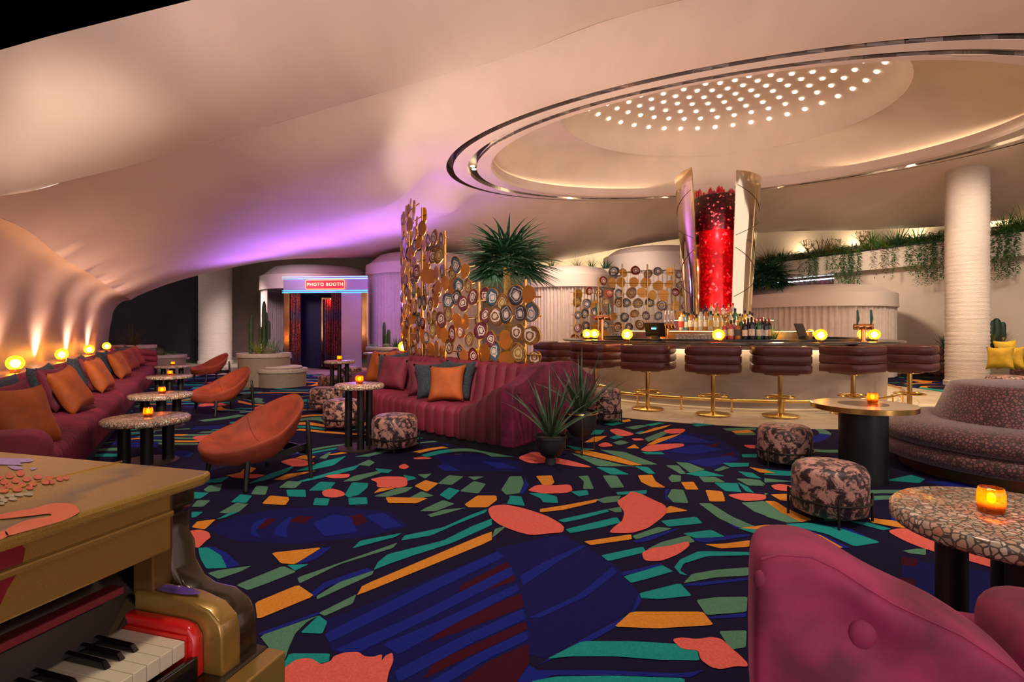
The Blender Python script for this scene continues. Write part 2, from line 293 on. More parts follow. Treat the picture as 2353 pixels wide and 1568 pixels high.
# ================================================================ STRUCTURE
SN = Vector((0.866, 0.5, 0)); SD = Vector((-0.5, 0.866, 0))      # left bench: across / along
def NS(n, s, z=0): return SN*n+SD*s+Vector((0, 0, z))
def inpoly(x, y, P):
    c = np.zeros(len(x), bool); n = len(P)
    for i in range(n):
        x1, y1 = P[i]; x2, y2 = P[(i+1) % n]
        if y1 == y2: continue
        c ^= ((y1 > y) != (y2 > y)) & (x < (x2-x1)*(y-y1)/(y2-y1)+x1)
    return c
def resample(P, d, closed=True):
    out = []; n = len(P)
    for i in range(n if closed else n-1):
        a = np.array(P[i]); b = np.array(P[(i+1) % n]); k = max(1, int(np.linalg.norm(b-a)/d))
        out += [tuple(a+(b-a)*t/k) for t in range(k)]
    if not closed: out.append(tuple(P[-1]))
    return out
def plan_mesh(bound, holes, d, hd=None):
    B = resample(bound, d); Hs = [resample(h, hd or d) for h in holes]
    xs = [p[0] for p in B]; ys = [p[1] for p in B]
    gx, gy = np.meshgrid(np.arange(min(xs), max(xs), d), np.arange(min(ys), max(ys), d)); gx = gx+((np.arange(gx.shape[0]) % 2)*d/2)[:, None]
    gx, gy = gx.ravel(), gy.ravel(); k = inpoly(gx, gy, B)
    for h in Hs: k &= ~inpoly(gx, gy, h)
    allb = np.array(B+[p for h in Hs for p in h])
    dm = np.min((gx[:, None]-allb[None, :, 0])**2+(gy[:, None]-allb[None, :, 1])**2, axis=1); k &= dm > (0.45*d)**2
    vs = [Vector(p) for p in allb]; es = []; b = 0
    for L in [B]+Hs:
        es += [(b+i, b+(i+1) % len(L)) for i in range(len(L))]; b += len(L)
    vs += [Vector((x, y)) for x, y in zip(gx[k], gy[k])]
    ov, oe, of, *_ = geometry.delaunay_2d_cdt(vs, es, [], 0, 1e-5)
    c = np.array([[sum(ov[i][0] for i in f)/3, sum(ov[i][1] for i in f)/3] for f in of]); ok = inpoly(c[:, 0], c[:, 1], B)
    for h in Hs: ok &= ~inpoly(c[:, 0], c[:, 1], h)
    return np.array([[v[0], v[1]] for v in ov]), [tuple(f) for f, o in zip(of, ok) if o]
def tps(P, lam=0.0005):
    P = np.array(P); n = len(P); r = np.linalg.norm(P[:, None, :2]-P[None, :, :2], axis=2); K = np.where(r > 0, r*r*np.log(np.maximum(r, 1e-9)), 0)+lam*np.eye(n)
    A = np.zeros((n+3, n+3)); A[:n, :n] = K; A[:n, n] = 1; A[:n, n+1:] = P[:, :2]; A[n, :n] = 1; A[n+1:, :n] = P[:, :2].T
    w = np.linalg.solve(A, np.r_[P[:, 2], 0, 0, 0])
    def f(q):
        q = np.asarray(q); r = np.linalg.norm(q[:, None]-P[None, :, :2], axis=2); return np.where(r > 0, r*r*np.log(np.maximum(r, 1e-9)), 0)@w[:n]+w[n]+q@w[n+1:]
    return f
def catmull(P, k):
    out = []
    for i in range(len(P)-1):
        p0, p1, p2, p3 = P[max(i-1, 0)], P[i], P[i+1], P[min(i+2, len(P)-1)]
        for j in range(k):
            t = j/k; out.append(0.5*((2*p1)+(p2-p0)*t+(2*p0-5*p1+4*p2-p3)*t*t+(3*p1-p0-3*p2+p3)*t**3))
    return out+[P[-1]]
# ---- ceiling
crease1 = [NS(-1.61, s, 2.46-0.021*s+0.0) for s in (5.6, 6.83, 9, 11, 13, 15, 17, 18.3)]
faredge = [NS(n, 18.3, z) for n, z in [(-1.61, 2.08), (-1.45, 2.2), (-1.21, 2.33), (-0.8, 2.53), (0.057, 2.86), (0.9, 3.12), (1.68, 3.33), (2.7, 3.5), (3.75, 3.6)]]
farR = [W(830, 594, 19), W(900, 602, 22), W(1100, 610, 24), W(1240, 606, 22), W(1400, 576, 21), W(1570, 548, 20), W(1760, 535, 19), W(1950, 530, 17.2), W(2170, 520, 15.2), W(2353, 500, 13.9), Vector((15.2, 12.5, 4.1)), Vector((15.5, 8, 4.6)), Vector((14.5, 4.6, 4.9))]
crease2 = [Vector((9, 5.0, 5.0)), Vector((4.5, 5.2, 5.0)), W(1480, 22, 6.0), W(1200, 121, 6.78), W(1050, 164, 7.05), W(900, 206, 7.2), W(750, 250, 7.2), W(600, 294, 7.07), W(450, 338, 6.75), W(300, 380, 6.2), W(150, 417, 5.5), W(0, 450, 4.76)]
ring = [ell(6.15, 3.85, t*2*PI/24, 4.9) for t in range(24)]+[ell(6.55, 4.25, t*2*PI/24, 4.9) for t in range(24)]
extra = [NS(0.0, 15, 2.98), NS(0.0, 12, 3.1), NS(0, 9, 3.3), NS(-0.9, 9, 2.82), NS(-0.9, 12, 2.64), NS(-0.9, 15, 2.53), NS(2, 15, 3.6), NS(2, 12, 3.85), NS(2.2, 9, 4.15), NS(4, 12, 4.25), NS(4, 15, 3.95), Vector((-1.5, 14, 4.35)), Vector((0, 18, 4.1))]
zf = tps([tuple(p) for p in crease1+faredge+farR+crease2+ring+extra])
bound = [tuple(p[:2]) for p in crease1+faredge[1:]+farR+catmull(crease2, 4)]
OUT = [tuple(ell(6.15, 3.85, t*2*PI/160, 0)[:2]) for t in range(160)]
pv, pf = plan_mesh(bound, [OUT], 0.32, 0.2)
zz = zf(pv); dx, dy = pv[:, 0]-EC.x, pv[:, 1]-EC.y; ee = np.sqrt(((dx*EA.x+dy*EA.y)/6.15)**2+((dx*EB.x+dy*EB.y)/3.85)**2); kk = np.clip((ee-1.0)/0.13, 0, 1); kk = kk*kk*(3-2*kk); zz = 4.9+(zz-4.9)*kk; mb = MB(); mb.add([(p[0], p[1], z) for p, z in zip(pv, zz)], pf)
struct(mb.build('ceiling', PLASTER, auto=3.0, fix=False))
# fascia of the canopy: loft from the crease up to its near edge
edge = [Vector((9.5, 2.6, 5.3)), Vector((4.6, 3.2, 5.2)), W(1600, -320, 3.9), W(1200, -200, 4.4), W(1000, -150, 4.65), W(800, -100, 4.9), W(640, -55, 5.05), W(440, 0, 5.2), W(330, 28, 5.1), W(220, 56, 4.9), W(110, 84, 4.65), W(0, 115, 4.4)]
crx = crease2+[NS(-1.6, 5.2, 2.4), NS(-1.62, 3.5, 2.45)]; edg = edge+[W(-160, 160, 4.0), W(-420, 235, 3.2)]
A_, B_ = catmull(crx, 4), catmull(edg, 4); rows = []
for i in range(13):
    t = i/12; rows.append([a.lerp(b, t)+Vector((0, 0, -0.20*math.sin(PI*t))) for a, b in zip(A_, B_)])
rows.insert(0, [a+((a-b)*0.04+Vector((0, 0, 0.05)))*max(0, min(1, (36-i)/6)) for i, (a, b) in enumerate(zip(rows[0], rows[1]))])
struct(MB().grid(rows).build('trim_1', PLASTER, auto=0.5))
# left cove wall with its shelf
def cove(s):
    zt = float(zf([tuple(NS(-1.61, max(s, 6.2))[:2])])[0]); pr = [(-2.12, 0), (-2.12, 0.78), (-2.10, 1.05), (-2.08, 1.30), (-2.03, 1.55)]
    return pr+[(-2.03+0.435*(1-math.cos(a*PI/2/6*0.98)), 1.55+(zt-1.55)*math.sin(a*PI/2/6)) for a in range(1, 7)]
rows = [[NS(n, s, z) for n, z in cove(s)] for s in np.linspace(2.4, 18.3, 40)]
WALLSATIN = mat('satin_plaster', (0.56, 0.42, 0.33), 0.42, var=0.06, scale=1.2, stretch=(1, 1, 0.2), bump=0.10, bscale=6)
struct(MB().grid(rows).build('wall_left', WALLSATIN, auto=3.0))
mb = MB(); mb.prism([(-2.12, 0), (-1.60, 0), (-1.60, 0.76), (-2.12, 0.76)], lambda p: NS(p[0], 4.1, p[1]), lambda p: NS(p[0], 17.0, p[1]))
struct(mb.build('trim_2', mat('shelf_lacquer', (0.45, 0.30, 0.20), 0.25), smooth=False))
# ---- ring around the skylight dome
def ering(name, prof, m, n=160):                        # prof: (a,b,z)
    return struct(MB().grid([[ell(a, b, 2*PI*i/n, z) for i in range(n)] for a, b, z in prof], close_u=True).build(name, m, auto=0.6))
SLOT = mat('slot_shade', (0.10, 0.065, 0.045), 0.6)  # shade of the recess put into the slot colour
ering('trim_10', [(6.15, 3.85, 4.9), (6.15, 3.85, 5.12), (5.98, 3.76, 5.12), (5.98, 3.76, 4.885)], SLOT)
ering('trim_11', [(5.62, 3.62, 4.865), (5.62, 3.62, 5.10), (5.40, 3.50, 5.10), (5.40, 3.50, 4.865)], SLOT)
ering('trim_12', [(5.98, 3.76, 4.95), (5.98, 3.76, 4.88), (5.62, 3.62, 4.86), (5.62, 3.62, 4.95)], PLASTER)
ering('trim_3', [(5.40, 3.50, 4.95), (5.40, 3.50, 4.86), (5.04, 3.42, 4.86), (5.0, 3.395, 4.90), (5.0, 3.395, 5.08), (5.06, 3.43, 5.08), (5.08, 3.44, 4.92), (5.36, 3.61, 4.92)], PLASTER)
rows = []
for j in range(11):
    t = j/10; r = 1-t; h = math.sin(t*PI/2); a = 5.35+(3.42-5.35)*t**1.3; b = 3.6+(3.05-3.6)*t**1.3; rows.append((a, b, 5.02+0.88*h))
def up(t, k, z):                                        # upper rim of the dome, nearly round
    return Vector((4.40+3.38*k*math.cos(t), 11.45+3.05*k*math.sin(t), z))
g = []
for j in range(11):
    t = j/10; w = t*t*(3-2*t); g.append([ell(5.35, 3.6, 2*PI*i/96, 0).lerp(up(math.atan2((EA*math.cos(2*PI*i/96)*1.5+EB*math.sin(2*PI*i/96)).y, (EA*math.cos(2*PI*i/96)*1.5+EB*math.sin(2*PI*i/96)).x), 1, 0), t**0.9)+Vector((0, 0, 4.92+0.96*math.sin(t*PI/2))) for i in range(96)])
struct(MB().grid(g, close_u=True).build('trim_4', PLASTER_IN, auto=3.0))
g = [[up(2*PI*i/72, k, z) for i in range(72)] for k, z in [(1, 5.88), (0.985, 6.02), (0.97, 6.25), (0.93, 6.48), (0.80, 6.66), (0.6, 6.78), (0.4, 6.84), (0.2, 6.88), (0.02, 6.9)]]
dome = struct(MB().grid(g, close_u=True).build('trim_5', PLASTER_IN, auto=3.0))
hole = MB().lathe([(0.052, 0.0), (0.052, -0.012), (1e-5, -0.013)], 12, caps=False).mesh('light_hole', emis('perforation_glow', (1, 0.87, 0.66), 2.2))
kz = [(0.93, 6.48), (0.80, 6.66), (0.6, 6.78), (0.4, 6.84), (0.2, 6.88), (0.0, 6.9)]
def dz(k):
    for (k0, z0), (k1, z1) in zip(kz, kz[1:]):
        if k >= k1: return z0+(z1-z0)*(k0-k)/(k0-k1)
for ir, (k, n) in enumerate([(0.90, 44), (0.80, 42), (0.70, 38), (0.60, 34), (0.50, 30), (0.40, 25), (0.30, 20), (0.20, 14), (0.10, 8)]):
    for i in range(n):
        t = 2*PI*(i+0.5*(ir % 2))/n; p = up(t, k, dz(min(k, 0.93))-0.012); nrm = Vector((-math.cos(t)*(0.5 if k > 0.75 else 0.12), -math.sin(t)*(0.5 if k > 0.75 else 0.12), -1)).normalized()
        inst('light_hole', hole, dome, p, Vector((0, 0, -1)).rotation_difference(nrm).to_euler())
# led strip hidden behind the lip of the ring, washing the dome
struct(MB().grid([[ell(a, b, 2*PI*i/96, z) for i in range(96)] for a, b, z in [(5.14, 3.48, 4.93), (5.22, 3.52, 4.93)]], close_u=True).build('trim_6', emis('cove_led', (1, 0.78, 0.52), 7.0), fix=False))
spot = MB().lathe([(0.055, 0.0), (0.045, 0.012), (1e-5, 0.013)], 14, caps=False).mesh('recessed_light', emis('downlight_glow', (1, 0.83, 0.55), 22.0))
pos = ['near the left tip', 'along the near side', 'over the camera side', 'toward the right', 'along the far side', 'above the tower']
for k in range(13):
    for d in (-0.03, 0.03):
        o = inst('recessed_light', spot, None, ell(5.51, 3.56, k*2*PI/13+0.25+d, 4.98), (PI, 0, 0)); tag(o, 'small bright recessed light in the slot of the oval ceiling ring', 'downlight', 'recessed lights of the oval ceiling ring')
# ---- dark upper ceiling far above, walls, floor
struct(MB().box(-24, 24, -6, 30, 9.0, 9.1).build('ceiling.001', BLACK, smooth=False))
struct(MB().box(-14.2, -14, -6, 16, -0.1, 9.0).build('wall_hall', BLACK, smooth=False))
struct(MB().box(-24, -2.2, 24.2, 24.4, 0, 6.5).build('wall_back', BROWNW, smooth=False))
struct(MB().box(-2.2, 14, 24.2, 24.4, 0, 6.5).build('wall_far', CREAM, smooth=False))
a, b = NS(-2.12, 18.35), NS(-6.5, 24)
mb = MB(); mb.add([(-22, 18.9, 0), (-10.9, 21.0, 0), (-10.9, 21.0, 4.5), (-22, 18.9, 4.5), (-22, 19.1, 0), (-10.9, 21.2, 0), (-10.9, 21.2, 4.5), (-22, 19.1, 4.5)], [(0,1,2,3), (7,6,5,4), (1,5,6,2), (0,3,7,4), (3,2,6,7), (0,4,5,1)])
struct(mb.build('wall_side', DARKW, smooth=False))
# right wall under and above the plant ledge
LA, LB = Vector((8.4, 20.9, 0)), Vector((13.6, 10.5, 0)); LD = (LB-LA).normalized(); LNn = Vector((-LD.y, LD.x, 0))*-1
def LW(t, d, z): return LA+(LB-LA)*t+LNn*d+Vector((0, 0, z))
if (LNn.x*(0-LA.x)+LNn.y*(0-LA.y)) < 0: LNn = -LNn
def wallbox(name, d0, d1, z0, z1, m, t0=-0.2, t1=1.3):
    mb = MB(); mb.add([LW(t, d, z) for z in (z0, z1) for t, d in ((t0, d0), (t1, d0), (t1, d1), (t0, d1))], [(3,2,1,0), (4,5,6,7), (0,1,5,4), (1,2,6,5), (2,3,7,6), (3,0,4,7)])
    return struct(mb.build(name, m, smooth=False))
wallbox('wall_right', -1.9, -1.7, 0, 5.4, CREAM)
wallbox('wall_right_low', -0.45, -0.35, 0, 3.05, CREAM, 0.33, 1.3)
wallbox('trim_7', -0.9, 0.0, 3.05, 3.62, mat('ledge_plaster', (0.72, 0.62, 0.53), 0.8))
wallbox('trim_8', -1.6, -0.75, 3.62, 3.95, MATS['ledge_plaster'])
mb = MB(); mb.add([LW(t, -0.02, z) for z in (3.62, 3.66) for t in (0.0, 1.3)]+[LW(t, 0.02, z) for z in (3.62, 3.66) for t in (0.0, 1.3)], [(0,1,3,2), (4,5,7,6), (0,1,5,4), (2,3,7,6)]); struct(mb.build('trim_9', BLKM, smooth=False))
# dark red curtain and bead of LEDs over the small tent
cu = thing('stage_curtain', 'deep red pleated curtain hanging above the low white tent under the plant ledge', 'curtain', (0, 0, 0))
rows = []
for z in (1.9, 3.0): rows.append([LW(-0.12+0.45*i/120, -0.55+0.04*math.sin(i*1.6), z) for i in range(121)])
MB().grid(rows).build('drape', mat('oxblood_drape', (0.06, 0.004, 0.006), 0.6, sheen=0.3), cu, auto=3)
MB().tube([LW(-0.12, -0.42, 2.93), LW(0.33, -0.42, 2.93)], 0.02, 6).build('led_strip', emis('white_led', (0.75, 0.85, 1), 6), cu)
# ---- floor
FLOORM = mat('marble_floor', (0.42, 0.33, 0.24), 0.35, col2=(0.60, 0.50, 0.38), scale=1.1, stretch=(1, 2, 1), lo=0.3, hi=0.6)
floor = struct(MB().box(-26, 26, -6, 30, -0.1, -0.012).build('floor', FLOORM, smooth=False))
TILES = [mat('marble_tile_%s' % n, c, 0.3, col2=c2, scale=2.2, stretch=(1, 2.5, 1), lo=0.3, hi=0.62) for n, c, c2 in [('pale', (0.46, 0.37, 0.27), (0.60, 0.50, 0.39)), ('warm', (0.42, 0.33, 0.235), (0.58, 0.47, 0.35)), ('cool', (0.50, 0.42, 0.33), (0.62, 0.53, 0.43))]]
for ir in range(4):
    r0 = 3.02+ir*0.37; r1 = r0+0.366; n = int(r0*math.radians(170)/0.62)
    for i in range(n):
        a0 = math.radians(-80)+(i+0.5*(ir % 2))*math.radians(170)/n; a1 = a0+math.radians(170)/n-0.004/r0
        P = [CB+Vector((-math.sin(a)*r, -math.cos(a)*r, 0)) for r, a in [(r0, a0), (r0, (a0+a1)/2), (r0, a1), (r1, a1), (r1, (a0+a1)/2), (r1, a0)]]
        MB().prism([(p.x, p.y) for p in P], lambda p: (p[0], p[1], -0.02), lambda p: (p[0], p[1], 0.0)).build('tile', TILES[(i*7+ir*3) % 3], floor, smooth=False)
# ---- carpet
def carpet_mat():
    m = bpy.data.materials.new('woven_carpet'); m.use_nodes = True; nt = m.node_tree; b = nt.nodes['Principled BSDF']; b.inputs['Roughness'].default_value = 0.95; b.inputs['Specular IOR Level'].default_value = 0.1
    tc = nt.nodes.new('ShaderNodeTexCoord')
    nz = nt.nodes.new('ShaderNodeTexNoise'); nz.inputs['Scale'].default_value = 0.42; nz.inputs['Detail'].default_value = 1; nt.links.new(tc.outputs['Object'], nz.inputs['Vector'])
    sp = nt.nodes.new('ShaderNodeSeparateColor'); nt.links.new(nz.outputs['Color'], sp.inputs[0]); xy = nt.nodes.new('ShaderNodeSeparateXYZ'); nt.links.new(tc.outputs['Object'], xy.inputs[0])
    M = lambda *a: math_n(nt, *a)
    wx = M('ADD', M('MULTIPLY', xy.outputs[0], 0.9), M('ADD', M('MULTIPLY', sp.outputs[0], 5.0), M('MULTIPLY', xy.outputs[1], 0.35)))
    wy = M('ADD', M('MULTIPLY', xy.outputs[1], 0.9), M('ADD', M('MULTIPLY', sp.outputs[1], 4.2), M('MULTIPLY', xy.outputs[0], -0.3)))
    row = M('DIVIDE', wy, 0.24); rf = M('FLOOR', row)
    cell = M('ADD', M('DIVIDE', wx, 0.62), M('MULTIPLY', M('FRACT', M('MULTIPLY', rf, 0.618)), 3.0)); cf = M('FLOOR', cell)
    cv = nt.nodes.new('ShaderNodeCombineXYZ'); nt.links.new(rf, cv.inputs[0]); nt.links.new(cf, cv.inputs[1])
    wn = nt.nodes.new('ShaderNodeTexWhiteNoise'); wn.noise_dimensions = '2D'; nt.links.new(cv.outputs[0], wn.inputs['Vector'])
    pal = ramp(nt, wn.outputs['Value'], [(0, CNAVY), (0.36, CBLUE), (0.50, CTEAL), (0.66, CSAGE), (0.82, CORNG), (0.92, CNAVY)])
    fr = M('FRACT', row); gap = M('LESS_THAN', fr, 0.62)
    n0 = nt.nodes.new('ShaderNodeMixRGB'); n0.inputs[1].default_value = (*CNAVY, 1); nt.links.new(gap, n0.inputs[0]); nt.links.new(pal.outputs[0], n0.inputs[2])
    vo = nt.nodes.new('ShaderNodeTexVoronoi'); vo.inputs['Scale'].default_value = 0.85; nt.links.new(tc.outputs['Object'], vo.inputs['Vector'])
    n2 = nt.nodes.new('ShaderNodeTexNoise'); n2.inputs['Scale'].default_value = 5; n2.inputs['Detail'].default_value = 3; nt.links.new(tc.outputs['Object'], n2.inputs['Vector'])
    blob = M('LESS_THAN', M('ADD', vo.outputs['Distance'], M('MULTIPLY', n2.outputs['Fac'], 0.34)), 0.36)
    n3 = nt.nodes.new('ShaderNodeMixRGB'); nt.links.new(blob, n3.inputs[0]); nt.links.new(n0.outputs[0], n3.inputs[1]); n3.inputs[2].default_value = (*CCORL, 1)
    far = M('GREATER_THAN', xy.outputs[1], 5.42); rt = M('GREATER_THAN', M('SUBTRACT', xy.outputs[0], M('MULTIPLY', xy.outputs[1], 0.464)), 0.0); rt = M('MULTIPLY', rt, M('GREATER_THAN', xy.outputs[1], 3.6))
    lf = M('MULTIPLY', far, M('LESS_THAN', xy.outputs[0], 0.15)); mk = M('MAXIMUM', lf, rt); mk = M('MAXIMUM', mk, M('LESS_THAN', xy.outputs[1], 1.93)); mk = M('MAXIMUM', mk, M('GREATER_THAN', M('ABSOLUTE', xy.outputs[0]), M('MULTIPLY', xy.outputs[1], 0.95)))
    n4 = nt.nodes.new('ShaderNodeMixRGB'); nt.links.new(mk, n4.inputs[0]); n4.inputs[1].default_value = (*CNAVY, 1); nt.links.new(n3.outputs[0], n4.inputs[2]); nt.links.new(n4.outputs[0], b.inputs['Base Color'])
    n5 = nt.nodes.new('ShaderNodeTexNoise'); n5.inputs['Scale'].default_value = 260; nt.links.new(tc.outputs['Object'], n5.inputs['Vector']); bp = nt.nodes.new('ShaderNodeBump'); bp.inputs['Strength'].default_value = 0.5; bp.inputs['Distance'].default_value = 0.004; nt.links.new(n5.outputs['Fac'], bp.inputs['Height']); nt.links.new(bp.outputs[0], b.inputs['Normal'])
    return m
CNAVY = (0.010, 0.007, 0.030); CBLUE = (0.010, 0.018, 0.21); CTEAL = (0.012, 0.27, 0.25); CSAGE = (0.09, 0.22, 0.135); CORNG = (0.66, 0.25, 0.03); CCORL = (0.72, 0.13, 0.10); CDEEP = (0.008, 0.009, 0.085); CMAR = (0.050, 0.004, 0.014)
circ = [tuple((CB+Vector((4.5*math.cos(t*2*PI/120), 4.5*math.sin(t*2*PI/120), 0)))[:2]) for t in range(120)]
pv, pf = plan_mesh([(-9, -3), (13, -3), (13, 15.4), (2.0, 15.4), (-3, 15.3), (-6, 15.5), (-10.75, 14.8), (-2.86, 1.12), (-9, 0.9)], [circ], 1.5, 0.25)
mb = MB(); nb = len(pv); mb.add([(p[0], p[1], 0.0) for p in pv], pf)
carpet = mb.build('carpet', carpet_mat(), smooth=False, fix=False); tag(carpet, 'multicoloured carpet of navy, teal, orange and coral brushstrokes across the lounge floor', 'carpet')
mo = carpet.modifiers.new('thick', 'SOLIDIFY'); mo.thickness = 0.012; mo.offset = -1
CR = {'A': (440, 1040, 2.941), 'B': (1140, 960, 2.579), 'D': (1640, 1060, 3.087)}
